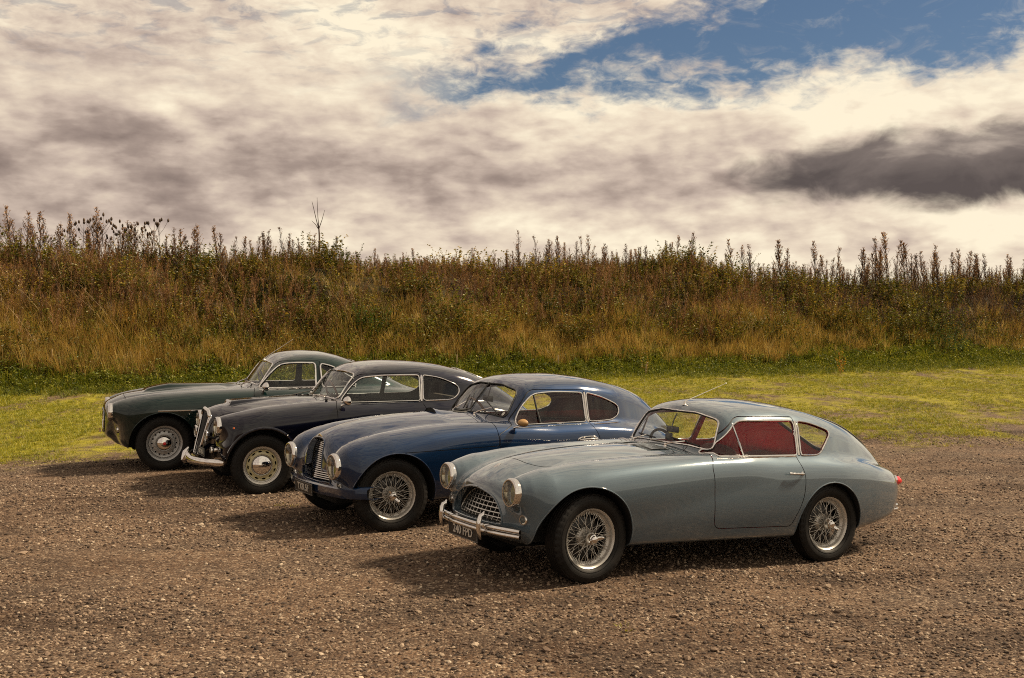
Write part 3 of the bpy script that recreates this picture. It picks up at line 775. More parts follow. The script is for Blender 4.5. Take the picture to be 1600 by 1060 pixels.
def build_body(sp, car):
    F = make_field(sp)
    dr = rpoly(sp['door']); dw = rpoly(sp['doorwin']); qw = rpoly(sp['quarterwin'])
    ws = rpoly(sp['screen'] + [(-y, z, r) for y, z, r in sp['screen'][::-1]]); rw = rpoly(sp['rearwin'] + [(-y, z, r) for y, z, r in sp['rearwin'][::-1]])
    mo = rpoly(sp['mouth'] + [(-y, z, r) for y, z, r in sp['mouth'][::-1]])
    sdm = 0.30
    def ell(c):
        cx, cz, rx, rz = c
        return lambda x, y, z: np.maximum((np.sqrt(((x - cx) / rx) ** 2 + ((z - cz) / np.where(z > cz, rz, rz * 1.6)) ** 2) - 1) * rx, 0.40 - y)
    a1, a2 = ell(sp['arch1']), ell(sp['arch2'])
    fd = lambda x, y, z: np.maximum(sdpoly(dr, x, z), sdm - y)
    fdw = lambda x, y, z: np.maximum(sdpoly(dw, x, z), sdm - y)
    fqw = lambda x, y, z: np.maximum(sdpoly(qw, x, z), sdm * 0.8 - y)
    fws = lambda x, y, z: np.maximum(sdpoly(ws, y, z), x - sp['wsx'])
    fws2 = lambda x, y, z: np.maximum(fws(x, y, z), sp['wsx0'] - x)
    frw = lambda x, y, z: np.maximum(sdpoly(rw, y, z), sp['rwx'] - x)
    fmo = lambda x, y, z: np.maximum(sdpoly(mo, y, z), x - sp['mox'])
    fbn = sp['bonnet']
    off = lambda f, d: (lambda x, y, z: f(x, y, z) - d)
    cuts = [a1, a2, fdw, fqw, fws2, frw, fmo, off(fd, SEAM), off(fd, -SEAM), off(fbn, SEAM), off(fbn, -SEAM)]
    LB = dict(body=0, door=1, bonnet=2, screen=3, dwin=4, qwin=5, rwin=6, void=7, seam=8, mouth=9)
    def cls(x, y, z, n):
        L = np.zeros(len(x), int)
        L[fbn(x, y, z) < -SEAM] = 2; L[fd(x, y, z) < -SEAM] = 1
        L[(np.abs(fbn(x, y, z)) <= SEAM) & (L == 0)] = 8; L[np.abs(fd(x, y, z)) <= SEAM] = 8
        L[frw(x, y, z) < 0] = 6; L[fqw(x, y, z) < 0] = 5; L[fdw(x, y, z) < 0] = 4; L[fws2(x, y, z) < 0] = 3
        L[fmo(x, y, z) < 0] = 9; L[(a1(x, y, z) < 0) | (a2(x, y, z) < 0)] = 7
        return L
    B = Body(F, (sp['x0'], 0, 0.12), (sp['x1'], 0.95, 1.45), sp.get('h', 0.016), cuts, cls)
    L = B.L; pm = sp['paint']
    B.obj('body', L == 0, 0, pm, car)
    B.obj('bonnet', L == 2, 0, pm, car)
    sm = B.obj('seam_liner', (L == 8), 0, 'black_rubber', car, -0.007)  # dark liner behind the open seams, added to keep light from leaking through
    doors = [B.obj('door', L == 1, -1, pm, car), B.obj('door', L == 1, 1, pm, car)]
    B.obj('windscreen', L == 3, 0, 'window_glass', car, -0.004)
    B.obj('rear_window', L == 6, 0, 'window_glass', car, -0.004)
    for i, sd_ in enumerate((-1, 1)):
        B.obj('window', L == 4, sd_, 'window_glass', doors[i], -0.005)
        B.obj('quarter_window', L == 5, sd_, 'window_glass', car, -0.005)
    # lining of the cabin: the skin again, 25 mm further in
    C = B.C; xin = (C[:, 0] > sp['lin0']) & (C[:, 0] < sp['lin1']) & (np.hypot(C[:, 0] - sp['arch2'][0], C[:, 2] - sp['arch2'][1]) > .50)
    li = ((L == 0) | (L == 1) | (L == 8)) & xin & (C[:, 2] > 0.28)
    hi = li & (C[:, 2] > sp['liz'])
    B.obj('headlining', hi, 0, sp['lining'], car, -0.024, True)
    B.obj('door_lining', li & ~hi, 0, sp['trim'], car, -0.024, True)
    # brightwork round the glass
    def trim(mask, name, rad, mat, off=0.003, center=False, parent=car, side=0, which=0):
        P_, cl = B.rim(mask, off, 0.014, 3, center, which)
        if P_ is None: return
        for sgn in ((1,) if center else ((-1, 1) if side == 0 else (side,))):
            mb = MB(); mb.tube(P_ * np.array([1, sgn, 1]), rad, 8, cl); mb.build(name, mat, parent)
    trim(L == 3, 'windscreen_trim', sp.get('wst', 0.0085), sp.get('wstm', 'chrome'), center=True)
    if sp.get('wsseal'): trim(L == 3, 'windscreen_seal', sp['wsseal'], 'black_rubber', -0.004, center=True)
    trim(L == 6, 'rear_window_trim', 0.008, sp.get('rwtm', 'chrome'), center=True)
    trim(L == 4, 'window_frame', sp.get('dwt', 0.008), 'chrome')
    trim(L == 5, 'quarter_window_frame', sp.get('dwt', 0.008), 'chrome')
    # rolled wheel arch lips
    for k, f in ((0, a1), (1, a2)):
        fv = f(B.V[:, 0], B.V[:, 1], B.V[:, 2]); cx = sp['arch1' if k == 0 else 'arch2'][0]
        msk = (L == 7) & (np.abs(C[:, 0] - cx) < 0.6)
        ch = loops(B.T[msk], B.V)
        if not ch: continue
        c = [v for v in ch[0] if B.V[v, 1] > 0.5]
        P_ = B.V[c]; P_ = P_[np.argsort(np.arctan2(P_[:, 2] - 0.2, P_[:, 0] - cx))]
        P_ = resample(P_, 0.015, False, 4)
        for s_ in (-1, 1):
            mb = MB(); mb.tube(P_ * np.array([1, s_, 1]), sp.get('lip', 0.006), 8); mb.build('arch_lip', sp.get('lipmat', pm), car)
            # inner wing behind the wheel
            W_ = MB(); n = len(P_); V = []
            for p in P_:
                V += [(p[0], s_ * (p[1] - 0.004), p[2]), (cx + (p[0] - cx) * 1.03, s_ * (p[1] - 0.06), 0.2 + (p[2] - 0.2) * 1.03), (cx + (p[0] - cx) * 1.03, s_ * 0.46, 0.2 + (p[2] - 0.2) * 1.03)]
            Fq = []
            for i in range(n - 1):
                for j in range(2): Fq.append((3 * i + j, 3 * i + j + 1, 3 * i + j + 4, 3 * i + j + 3))
            V.append((cx, s_ * 0.46, 0.25)); Fq += [(3 * i + 2, 3 * i + 5, 3 * n) for i in range(n - 1)]
            W_.put(V, Fq); W_.build('inner_wing', 'dark_void', car)
    # grille mouth: a lip and a duct behind it
    P_, cl = B.rim(L == 9, 0.0, 0.012, 2, True)
    mb = MB(); mb.tube(P_, sp.get('mlip', 0.008), 8, True); mb.build('grille_surround', sp.get('mlipmat', pm), car)
    ctr = P_.mean(0); V = np.concatenate([P_, P_ * 0.97 + ctr * 0.03 + [0.05, 0, 0], P_ * 0.93 + ctr * 0.07 + [0.16, 0, 0], np.repeat((ctr + [0.17, 0, 0])[None], 1, 0)]); n = len(P_)
    Fq = [(r * n + i, r * n + (i + 1) % n, (r + 1) * n + (i + 1) % n, (r + 1) * n + i) for r in range(2) for i in range(n)]
    mb = MB(); mb.put(V[:2 * n], [q for q in Fq[:n]]); mb.build('grille_duct', sp.get('ductmat', pm), car)
    mb = MB(); mb.put(V[n:], [tuple(i - n for i in q) for q in Fq[n:]] + [(n + i, n + (i + 1) % n, 2 * n) for i in range(n)]); mb.build('radiator_matrix', 'dark_void', car)
    # floor, bulkhead, facia, axles
    mb = MB(); mb.box(((sp['lin0'] + 2.9) / 2, 0, 0.30), (2.9 - sp['lin0'], 1.1, 0.02)); mb.build('floor', 'dark_cloth', car)
    mb = MB(); mb.box((sp['lin0'] - 0.03, 0, 0.58), (0.03, 1.24, 0.52)); mb.build('bulkhead', 'dark_void', car)
    mb = MB(); zt = sp['dashz']; mb.box((sp['lin0'] + 0.24, 0, zt - 0.14), (0.16, 1.12, 0.15), None, 0.04); mb.box((sp['lin0'] + 0.15, 0, zt - 0.075), (0.22, 1.06, 0.02), None, 0.008); mb.build('dashboard', sp['dashmat'], car)
    mb = MB()
    for wx in (0, sp['wb']): mb.tube([(wx, -0.55, 0.31), (wx, 0.55, 0.31)], 0.035, 10)
    mb.box((1.1, 0.28, 0.20), (1.5, 0.10, 0.05), None, 0.01); mb.box((1.1, -0.30, 0.205), (1.9, 0.08, 0.06), None, 0.01)
    mb.box((-0.1, 0, 0.24), (0.5, 0.5, 0.10), None, 0.03); mb.tube([(0.3, 0.2, 0.19), (1.2, 0.2, 0.18), (2.0, 0.25, 0.19), (3.0, 0.35, 0.22)], 0.024, 8)
    mb.build('chassis', 'dark_void', car)
    B.field = F
    return B, doors
def car_root(name, key, label, cat='car', group='classic coupes parked side by side on the gravel'):
    px, py, s, yaw, yr, pitch = POSE[key]
    th, p = R(yaw), R(pitch)
    ex = Vector((math.cos(th) * math.cos(p), math.sin(th) * math.cos(p), math.sin(p))); ey = Vector((-math.sin(th), math.cos(th), 0)); ez = ex.cross(ey)
    hub = Vector(((px - 800) / s, FPX / s, CAM_H - (py - HOR) / s))
    o = hub - ey * yr - ez * 0.31
    m = Matrix(((ex.x, ey.x, ez.x, o.x), (ex.y, ey.y, ez.y, o.y), (ex.z, ey.z, ez.z, o.z), (0, 0, 0, 1)))
    r = empty(name, mat=m); tag(r, label, cat, group)
    return r
# where each front wheel was measured: column, row, pixels per metre, heading, hub face, pitch
POSE = {'A': (921.6, 842, 218.8, 29.75, -.68, -2.5), 'D': (615.3, 774.8, 175.8, 31, -.74, 0.0), 'L': (410.6, 727.5, 144, 26, -.69, 0.0), 'B': (256.9, 693, 129.9, 21, -.72, 0.0)}

def surf_y(F, x, z, y0=0.95):                     # outermost skin at (x, z)
    ys = np.linspace(y0, 0.0, 400); v = F(np.full(400, x), ys, np.full(400, z)); i = np.argmax(v < 0)
    return float(ys[i])
def surf_z(F, x, y, z0=1.45):
    zs = np.linspace(z0, 0.2, 600); v = F(np.full(600, x), np.full(600, abs(y)), zs); i = np.argmax(v < 0)
    return float(zs[i])
def surf_x(F, y, z, x0=-1.0, x1=0.5):
    xs = np.linspace(x0, x1, 600); v = F(xs, np.full(600, abs(y)), np.full(600, z)); i = np.argmax(v < 0)
    return float(xs[i])
def grille_slats(car, name, inside, lines, mat, parent, rad, depth=None):
    pass
def handle(door, F, x0, x1, z, kind='lever'):
    y0, y1 = surf_y(F, x0, z), surf_y(F, x1, z)
    for_side = -1
    a = MB()
    if kind == 'lever':
        P = arc([(x1, -y1 - 0.004, z - 0.004), (x1 - 0.02, -y1 - 0.026, z - 0.002), (x1 - 0.09, -(y0 * .5 + y1 * .5) - 0.032, z + 0.003), (x0, -y0 - 0.028, z + 0.006)], 16)
        a.tube(P, [0.013, 0.012] + [0.0085] * 6 + [0.0075] * 6 + [0.009, 0.006], 10, upv=(0, 0, 1))
        a.lathe([(0, 0.012), (0.012, 0.01), (0.018, 0.0)], 20, Matrix.Translation((x1 - 0.003, -y1, z - 0.004)) @ Matrix.Rotation(R(180), 4, 'Z'))
    else:
        n = 40; cx = (x0 + x1) / 2; V = []
        ring = [((cx + (x1 - x0) / 2 * math.copysign(abs(math.cos(t)) ** 0.8, math.cos(t))), -(surf_y(F, cx + (x1 - x0) / 2 * math.cos(t), z) + 0.006), z + 0.028 * math.sin(t)) for t in np.linspace(0, 2 * np.pi, n, endpoint=False)]
        a.tube(ring, 0.007, 8, True)
        a.tube(arc([(x0 + 0.02, -y0 - 0.008, z), (x0 + 0.05, -y0 - 0.03, z + 0.003), (cx, -y0 - 0.036, z + 0.005), (x1 - 0.02, -y1 - 0.03, z), (x1 - 0.005, -y1 - 0.01, z - 0.002)], 18), [0.006, 0.009] + [0.011] * 14 + [0.010, 0.006], 10)
    return a.build('door_handle', 'chrome', door)

# ================= 1. grey coupe, nearest
def grey_coupe():
    car = car_root('coupe', 'A', 'grey-green coupe nearest the camera, with mesh grille, wire wheels and red interior')
    def bon(x, y, z): return np.maximum(sdpoly(BON, x, np.abs(y)), 0.5 - z)
    BON = rpoly([(-0.26, -0.5, 0), (-0.26, 0.20, 0.10), (-0.12, 0.345, 0.12), (0.55, 0.375, 0.1), (0.98, 0.40, 0.09), (1.02, 0.22, 0.10), (1.04, -0.5, 0)])
    sp = dict(paint='paint_grey', x0=-0.85, x1=3.6, wb=2.316,
        P=[(-.62, .60), (-.5, .655), (-.3, .71), (0, .74), (.5, .757), (1.2, .765), (2.0, .775), (2.4, .772), (2.8, .735), (3.1, .66), (3.4, .52)],
        zw=.56, kt=.35, kb=.60, ks=.17,
        Tc=[(-.8, .52), (-.57, .655), (-.48, .71), (-.36, .765), (-.2, .810), (.04, .850), (.5, .893), (.98, .915), (1.3, .89), (2.2, .872), (2.6, .845), (3.0, .77), (3.3, .69), (3.5, .60)],
        Tv=[(-.8, .42), (-.57, .50), (-.4, .58), (-.2, .68), (.04, .765), (.5, .83), (.98, .862), (1.3, .865), (2.2, .86), (2.6, .83), (3.0, .76), (3.3, .68), (3.5, .58)],
        zb=[(-.7, .30), (-.5, .25), (.0, .235), (.5, .235), (2.0, .225), (2.6, .245), (3.0, .30), (3.4, .40)],
        front=(-.535, .42, .8, .46, .13), tail=(3.47, .55, .9, .56, .12),
        fx=[(-.62, .50, .63, .098), (-.54, .50, .63, .103), (-.45, .505, .615, .148), (-.3, .515, .605, .195), (0, .53, .630, .208), (.4, .55, .658, .196), (.8, .575, .695, .165), (1.2, .60, .745, .118), (1.5, .62, .76, .08), (1.9, .62, .70, .0), (2.3, .6, .6, -.3), (4, .6, .5, -.8)],
        hx=-.545, hz=.63, htilt=.06, kw=.11,
        nw=[(-.65, .41), (-.5, .435), (-.2, .46), (.3, .44), (.8, .40)], nt=[(-.65, .655), (-.56, .675), (-.46, .725), (-.34, .775), (-.2, .815), (.04, .852), (.5, .885), (.8, .88)], nb=[(-.65, .27), (-.3, .25), (.8, .3)],
        nose=(-.615, .40, .20, .42), nn=2.15, kn=.045, kno=.06,
        roof=[(.8, .50), (.98, .70), (1.07, .83), (1.13, .925), (1.285, 1.185), (1.33, 1.225), (1.42, 1.256), (1.56, 1.274), (1.75, 1.279), (1.95, 1.270), (2.2, 1.240), (2.45, 1.185), (2.7, 1.105), (2.93, .985), (3.13, .84), (3.27, .71), (3.36, .60), (3.5, .4)],
        cw=.19, kr=.24, Wb=[(.9, .60), (1.1, .635), (1.5, .672), (2.0, .675), (2.3, .655), (2.6, .60), (2.9, .51), (3.1, .43), (3.3, .30)], zbelt=.87, tum=.40, kc=.13, kf=.045,
        door=[(1.045, .80, .03), (1.085, .335, .07), (1.86, .32, .03), (1.965, .53, .12), (1.985, .70, .06), (1.945, .855, .04), (2.03, 1.165, .02), (1.44, 1.168, .06), (1.105, .885, .03)],
        doorwin=[(1.15, .872, .015), (1.425, 1.134, .07), (2.012, 1.136, .02), (1.965, .868, .015)],
        quarterwin=[(2.005, .866, .02), (2.055, 1.132, .02), (2.20, 1.118, .12), (2.43, 1.045, .05), (2.36, .98, .1), (2.22, .866, .06)],
        screen=[(.545, .905, .07), (.56, .94, .05), (.468, 1.135, .06), (.20, 1.192, .05)][:0] + [(.30, .925, .0), (.545, .90, .06), (.475, 1.135, .05), (.22, 1.178, .0)], wsx=1.55, wsx0=.9,
        rearwin=[(.33, .80, .07), (.42, 1.00, .12), (.36, 1.135, .07)], rwx=2.45,
        mouth=[(.385, .385, .035), (.365, .47, .06), (.26, .575, .10), (.06, .615, .08)], mox=-.42,
        arch1=(-.045, .30, .388, .388), arch2=(2.285, .27, .362, .385),
        bonnet=bon, lin0=1.06, lin1=3.3, liz=.84, lining='red_trim', trim='red_trim', dashz=.915, dashmat='dark_cloth', wstm='chrome', wst=.006, wsseal=.011, lip=.005, dwt=.0065, rwtm='black_rubber')
    B, doors = build_body(sp, car); F = B.field
    # wheels
    W = dict(Rr=.209, rimw=.11, Rt=.318, tw=.165, ns=48, ear=0.55, sr=0.0023, rimmat='silver_paint',
             sets=[(.041, -.052, .186, -.012, .30), (.066, .022, .192, -.03, .23)], steer=R(3))
    for (x, sd_) in ((0, -1), (2.316, -1), (0, 1), (2.316, 1)):
        wire_wheel(car, (x, sd_ * .632, .31), sd_, W, spin=0.35 if x == 0 else 1.2)
    headlight(car, -.558, -.50, .63, .098); headlight(car, -.558, .50, .63, .098)
    small_lamp(car, 'side_lamp', surf_x(F, .56, .445) - .004, -.56, .445, .030, yaw=12); small_lamp(car, 'side_lamp', surf_x(F, .56, .445) - .004, .56, .445, .030, yaw=-12)
    # grille: a frame with crossed bars
    g = MB(); mo = rpoly([(.362, .395, .03), (.345, .47, .06), (.245, .560, .10), (.06, .598, .08)] + [(-y, z, r) for y, z, r in [(.362, .395, .03), (.345, .47, .06), (.245, .560, .10), (.06, .598, .08)]][::-1])
    gx = lambda y, z: -.555 + .40 * (z - .4) + .42 * y * y + .0
    ring = resample(np.array([(gx(y, z), y, z) for y, z in mo]), .012, True, 1)
    g.tube(ring, .0065, 8, True); gr = g.build('grille', 'brushed', car)
    def span(c, axis):
        t = np.linspace(-.42, .70, 900)
        y, z = (t, np.full(900, c)) if axis == 'h' else (np.full(900, c), t)
        ins = sdpoly(mo, y, z) < 0
        return (t[ins].min(), t[ins].max()) if ins.any() else None
    for z in np.linspace(.418, .572, 6):
        s_ = span(z, 'h')
        if not s_: continue
        b = MB(); n = 14; ys = np.linspace(s_[0], s_[1], n)
        V = []
        for y in ys:
            x = gx(y, z) - .004
            V += [(x, y, z + .0045), (x - .003, y, z), (x, y, z - .0045), (x + .018, y, z - .0035), (x + .018, y, z + .0035)]
        b.put(V, [(5 * i + j, 5 * i + (j + 1) % 5, 5 * i + 5 + (j + 1) % 5, 5 * i + 5 + j) for i in range(n - 1) for j in range(5)], False); b.build('grille_bar', 'brushed', gr)
    for y in np.linspace(-.31, .31, 12):
        s_ = span(y, 'v')
        if not s_: continue
        b = MB(); V = []; zs = np.linspace(s_[0], s_[1], 6)
        for z in zs:
            x = gx(y, z)
            V += [(x, y + .002, z), (x, y - .002, z), (x + .022, y - .002, z), (x + .022, y + .002, z)]
        b.put(V, [(4 * i + j, 4 * i + (j + 1) % 4, 4 * i + 4 + (j + 1) % 4, 4 * i + 4 + j) for i in range(5) for j in range(4)], False); b.build('grille_upright', 'brushed', gr)
    # twin-tube bumper with overriders
    yb = np.linspace(-.62, .62, 48); xb = -.668 + .20 * np.abs(yb) ** 2.4 / .62 ** 2.4 * .62
    bz = .372
    o = None
    for dz in (.0, -.036):
        m = MB(); m.tube([(x, y, bz + dz) for x, y in zip(xb, yb)], .0165, 12); q = m.build('bumper_bar', 'chrome', car)
    for y in (-.30, .30):
        m = MB(); x = float(np.interp(y, yb, xb)) - .022
        Pz = np.linspace(.275, .475, 20)
        prof = np.sin(np.linspace(0.02, np.pi - .02, 20)) ** 0.35
        m.tube([(x - .012 - .02 * math.sin((z - .275) / .2 * math.pi) + (.02 if z > .45 else 0), y, z) for z in Pz], .024 * prof, 12, flat=0.75)
        m.box((x + .03, y, .372), (.05, .03, .03), None, .005); m.tube([(x + .02, y, .36), (x + .20, y * .95, .36)], .014, 8)
        m.build('overrider', 'chrome', car)
    plate(car, (-.655, .02, .285), -90, 2, .46, .105, '240 FPD', .088)
    # bonnet furniture: badge, louvres, bonnet catch
    m = MB(); x, z = -.40, surf_z(F, -.40, 0)
    m.lathe([(0, .008), (.02, .006), (.030, 0)], 24, Matrix.Translation((x, 0, z + .001)) @ Matrix.Rotation(R(-32), 4, 'Y') @ Matrix.Rotation(R(90), 4, 'X') @ Matrix.Diagonal((1.25, 1, .6, 1)))
    m.build('bonnet_badge', 'chrome', car)
    bn = [c for c in car.children if c.name.startswith('bonnet') and not 'badge' in c.name][0]
    for side in (-1, 1):
        for k in range(7):
            x0, y0 = .86 + .004 * k, side * (.07 + .032 * k)
            P_ = [(x0 - .10 + .2 * t, y0 + side * .02 * t, surf_z(F, x0 - .10 + .2 * t, y0) + .002 + .004 * math.sin(math.pi * t)) for t in np.linspace(0, 1, 8)]
            m = MB(); m.tube(P_, [.001, .004, .005, .005, .005, .005, .004, .001], 6, flat=1.6); m.build('louvre', 'black_plastic' if False else sp['paint'], bn)
            m = MB(); m.tube([(p[0], p[1] - .009, p[2] - .0015) for p in P_], .0035, 5, flat=1.4); m.build('louvre_gap', 'dark_void', bn)
    # screen wipers, washer jet, antenna
    for y0, t0, t1 in ((-.17, (1.135, -.10, .965), (1.12, -.42, .925)), (.30, (1.115, .40, .955), (1.11, .10, .945))):
        zz = surf_z(F, 1.03, y0); wiper(car, (1.035, y0, zz), (surf_x(F, t0[1], t0[2], .9, 1.4) - .008, t0[1], t0[2]), (surf_x(F, t1[1], t1[2], .9, 1.4) - .008, t1[1], t1[2]), (-.5, 0, .6))
    antenna(car, (1.335, -.02, surf_z(F, 1.335, .02) - .004), (1.80, 0.02, 1.405))
    handle(doors[0], F, 1.79, 1.955, .735); 
    # quarter light bars of the doors
    for i, s_ in enumerate((-1, 1)):
        m = MB(); P_ = [(1.405, s_ * (surf_y(F, 1.405, .872) - .003), .872), (1.40, s_ * (surf_y(F, 1.40, 1.0) - .003), 1.0), (1.395, s_ * (surf_y(F, 1.395, 1.115) - .003), 1.115)]
        m.tube(P_, .0085, 6); m.build('quarterlight_bar', 'chrome', doors[i])
        m = MB(); P_ = [(1.985 + .045 * t, s_ * (surf_y(F, 1.985 + .045 * t, .875 + .25 * t) + .002), .868 + .265 * t) for t in np.linspace(0, 1, 6)]
        m.tube(P_, .011, 6); m.build('door_pillar', 'brushed', doors[i])
        # waist moulding along the top of the door
        m = MB(); P_ = [(x, s_ * (surf_y(F, x, .862) + .002), .860) for x in np.linspace(1.13, 1.95, 30)]
        m.tube(P_, .0045, 6); m.build('waist_moulding', 'chrome', doors[i])
    # tail: lamps, overriders
    for s_ in (-1, 1):
        xx = 3.30
        m = MB(); m.tube([(3.27, s_ * .505, .612), (3.315, s_ * .505, .607), (3.345, s_ * .505, .598), (3.357, s_ * .505, .592)], [.041, .040, .028, .008], 16, upv=(0, 0, 1), flat=.8); m.build('tail_lamp', 'red_lens', car)
        m = MB(); m.tube([(3.25, s_ * .505, .614), (3.278, s_ * .505, .612)], [.044, .044], 16, flat=.8); m.build('tail_lamp_bezel', 'chrome', car)
        for dz in (0, -.034):
            m = MB(); m.tube(arc([(3.26, s_ * .47, .385 + dz), (3.35, s_ * .46, .385 + dz), (3.395, s_ * .43, .385 + dz), (3.415, s_ * .34, .385 + dz)], 16), .0155, 10); m.build('rear_bumper_bar', 'chrome', car)
    # inside
    steering_wheel(car, 1.42, .33, .80, .20, lean=-18)
    for s_ in (-1, 1): seat(car, 1.62, s_ * .30, .42, .46, .42, 'red_leather', 16)
    m = MB(); m.box((2.42, 0, .62), (.9, 1.06, .03), Matrix.Rotation(R(4), 3, 'Y'), .01); m.box((2.02, 0, .52), (.05, 1.1, .26), Matrix.Rotation(R(12), 3, 'Y'), .02); m.build('luggage_shelf', 'red_trim', car)
    m = MB(); m.box((1.26, .03, 1.02), (.012, .16, .05), None, .008); m.tube([(1.25, .03, 1.04), (1.27, .03, 1.10), (1.30, .03, 1.15)], .005, 6); m.box((1.20, .0, .965), (.03, .07, .06), None, .008); m.build('rear_view_mirror', 'black_plastic', car)
    return car
# ================= 2. blue coupe
def blue_coupe():
    car = car_root('coupe', 'D', 'blue coupe with slatted grille and wire wheels, second car from the camera')
    def bon(x, y, z): return np.maximum(x - 1.045, np.minimum(.692 + .006 * x - z, x - .0))
    sp = dict(paint='paint_blue', x0=-.8, x1=3.75, wb=2.515,
        P=[(-.6, .68), (-.5, .725), (-.3, .772), (0, .80), (.5, .818), (1.2, .822), (2.2, .82), (2.6, .81), (3.0, .73), (3.3, .61), (3.6, .42)],
        zw=.55, kt=.35, kb=.55, ks=.17,
        Tc=[(-.75, .55), (-.45, .76), (-.37, .80), (-.2, .862), (0, .900), (.4, .938), (.8, .957), (1.1, .957), (1.35, .90), (2.2, .87), (2.6, .845), (3.0, .78), (3.3, .69), (3.6, .55)],
        Tv=[(-.75, .40), (-.5, .52), (-.3, .64), (0, .78), (.4, .86), (.8, .885), (1.1, .885), (1.35, .87), (2.2, .855), (2.6, .825), (3.0, .755), (3.3, .66), (3.6, .5)],
        zb=[(-.7, .33), (-.45, .29), (.0, .25), (.5, .235), (2.0, .235), (2.6, .25), (3.1, .31), (3.6, .42)],
        front=(-.445, .22, .4, .50, .10), tail=(3.60, .5, .8, .56, .14),
        fx=[(-.6, .535, .575, .112), (-.48, .54, .575, .118), (-.40, .545, .590, .162), (-.25, .555, .600, .208), (0, .57, .626, .235), (.3, .58, .665, .222), (.7, .60, .715, .182), (1.1, .63, .750, .130), (1.5, .65, .76, .08), (1.9, .65, .70, .0), (2.3, .6, .6, -.3), (4, .6, .5, -.8)],
        hx=-.475, hz=.58, htilt=.04, kw=.10,
        nw=[(-.5, .23), (-.4, .27), (-.2, .34), (.1, .42), (.5, .44), (.8, .40)], nt=[(-.5, .755), (-.42, .782), (-.37, .805), (-.2, .865), (0, .902), (.4, .94), (.8, .95)], nb=[(-.6, .32), (0, .28), (.8, .3)],
        nose=(-.476, .39, .19, .22), nn=2.3, kn=.05, kno=.09,
        roof=[(.85, .5), (1.0, .73), (1.1, .86), (1.175, .955), (1.42, 1.235), (1.47, 1.270), (1.6, 1.302), (1.8, 1.314), (2.0, 1.312), (2.25, 1.292), (2.5, 1.250), (2.75, 1.180), (2.97, 1.090), (3.2, .935), (3.4, .77), (3.53, .63), (3.7, .4)],
        cw=.16, kr=.22, Wb=[(.95, .62), (1.15, .655), (1.5, .69), (2.1, .695), (2.5, .66), (2.8, .58), (3.1, .47), (3.35, .36), (3.55, .25)], zbelt=.87, tum=.36, kc=.13, kf=.06,
        door=[(1.045, .80, .03), (1.075, .335, .06), (2.10, .33, .05), (2.19, .50, .1), (2.20, .68, .06), (2.165, .80, .05), (2.135, .855, .02), (2.155, 1.185, .02), (1.55, 1.20, .06), (1.30, 1.0, .02)][:0] +
             [(1.052, .80, .03), (1.078, .335, .06), (2.10, .33, .05), (2.19, .50, .1), (2.20, .68, .06), (2.165, .80, .05), (2.125, .85, .02), (2.150, 1.172, .02), (1.53, 1.19, .07), (1.235, .875, .03)],
        doorwin=[(1.285, .868, .02), (1.40, 1.03, .06), (1.545, 1.150, .08), (1.80, 1.162, .1), (2.125, 1.142, .02), (2.10, .862, .02)],
        quarterwin=[(2.135, .862, .02), (2.165, 1.142, .02), (2.36, 1.092, .12), (2.56, 1.00, .06), (2.55, .92, .05), (2.44, .862, .08)],
        screen=[(.30, .955, .0), (.565, .928, .05), (.49, 1.175, .06), (.22, 1.225, .0)], wsx=1.6, wsx0=.95,
        rearwin=[(.30, .92, .06), (.33, 1.08, .08), (.26, 1.165, .05)], rwx=2.6,
        mouth=[(.345, .40, .02), (.335, .50, .03), (.190, .515, .02), (.178, .70, .05), (.14, .775, .06), (0, .792, .05)], mox=-.20,
        arch1=(.0, .30, .392, .392), arch2=(2.515, .30, .37, .34),
        bonnet=bon, lin0=1.10, lin1=3.4, liz=.86, lining='dim_cloth', trim='red_leather', dashz=.94, dashmat='dark_cloth', wst=.007, wstm='black_rubber', lip=.005, dwt=.007)
    B, doors = build_body(sp, car); F = B.field
    W = dict(Rr=.209, rimw=.115, Rt=.330, tw=.170, ns=60, ear=2.5, sr=.0021, rimmat='silver_paint', sets=[(.042, -.052, .187, -.02, .26), (.067, .022, .193, -.034, .17)], steer=R(-9))
    for (x, sd_) in ((0, -1), (0, 1), (2.515, 1), (2.515, -1)):
        if x > 1:
            W2 = W; o = wire_wheel(car, (x, sd_ * .67, .31), sd_, dict(W, ns=0) if sd_ > 0 else W, spin=.9)
        else: wire_wheel(car, (x, sd_ * .67, .31), sd_, W, spin=.2)
    for s_ in (-1, 1):
        headlight(car, -.49, s_ * .54, .575, .113)
        small_lamp(car, 'side_lamp', surf_x(F, .55, .41) - .004, s_ * .55, .41, .026, mat='lens_glass', yaw=-8 * s_)
        small_lamp(car, 'indicator', surf_x(F, .55, .352) - .004, s_ * .55, .352, .017, mat='amber_lens', yaw=-8 * s_)
        # bright strips along the wing crests
        m = MB(); P_ = [(x, s_ * float(np.interp(x, [-.47, -.15], [.54, .56])), surf_z(F, x, float(np.interp(x, [-.47, -.15], [.54, .56]))) + .003) for x in np.linspace(-.46, -.16, 24)]
        m.tube(P_, [.006] * 20 + [.006, .005, .004, .002], 6); m.build('wing_strip', 'chrome', car)
    # bonnet: crest strip, badge, scoop
    m = MB(); P_ = [(x, 0, surf_z(F, x, 0) + .002) for x in np.linspace(-.375, .55, 40)]; m.tube(P_, [.0075] * 30 + list(np.linspace(.0075, .002, 10)), 6); m.build('bonnet_strip', 'chrome', car)
    m = MB(); m.tube([(-.405, t, surf_z(F, -.395, 0) + .006 - .02 * abs(t) / .07) for t in np.linspace(-.06, .06, 9)], [.002, .005, .006, .007, .009, .007, .006, .005, .002], 6, flat=.6); m.build('bonnet_badge', 'gold', car)
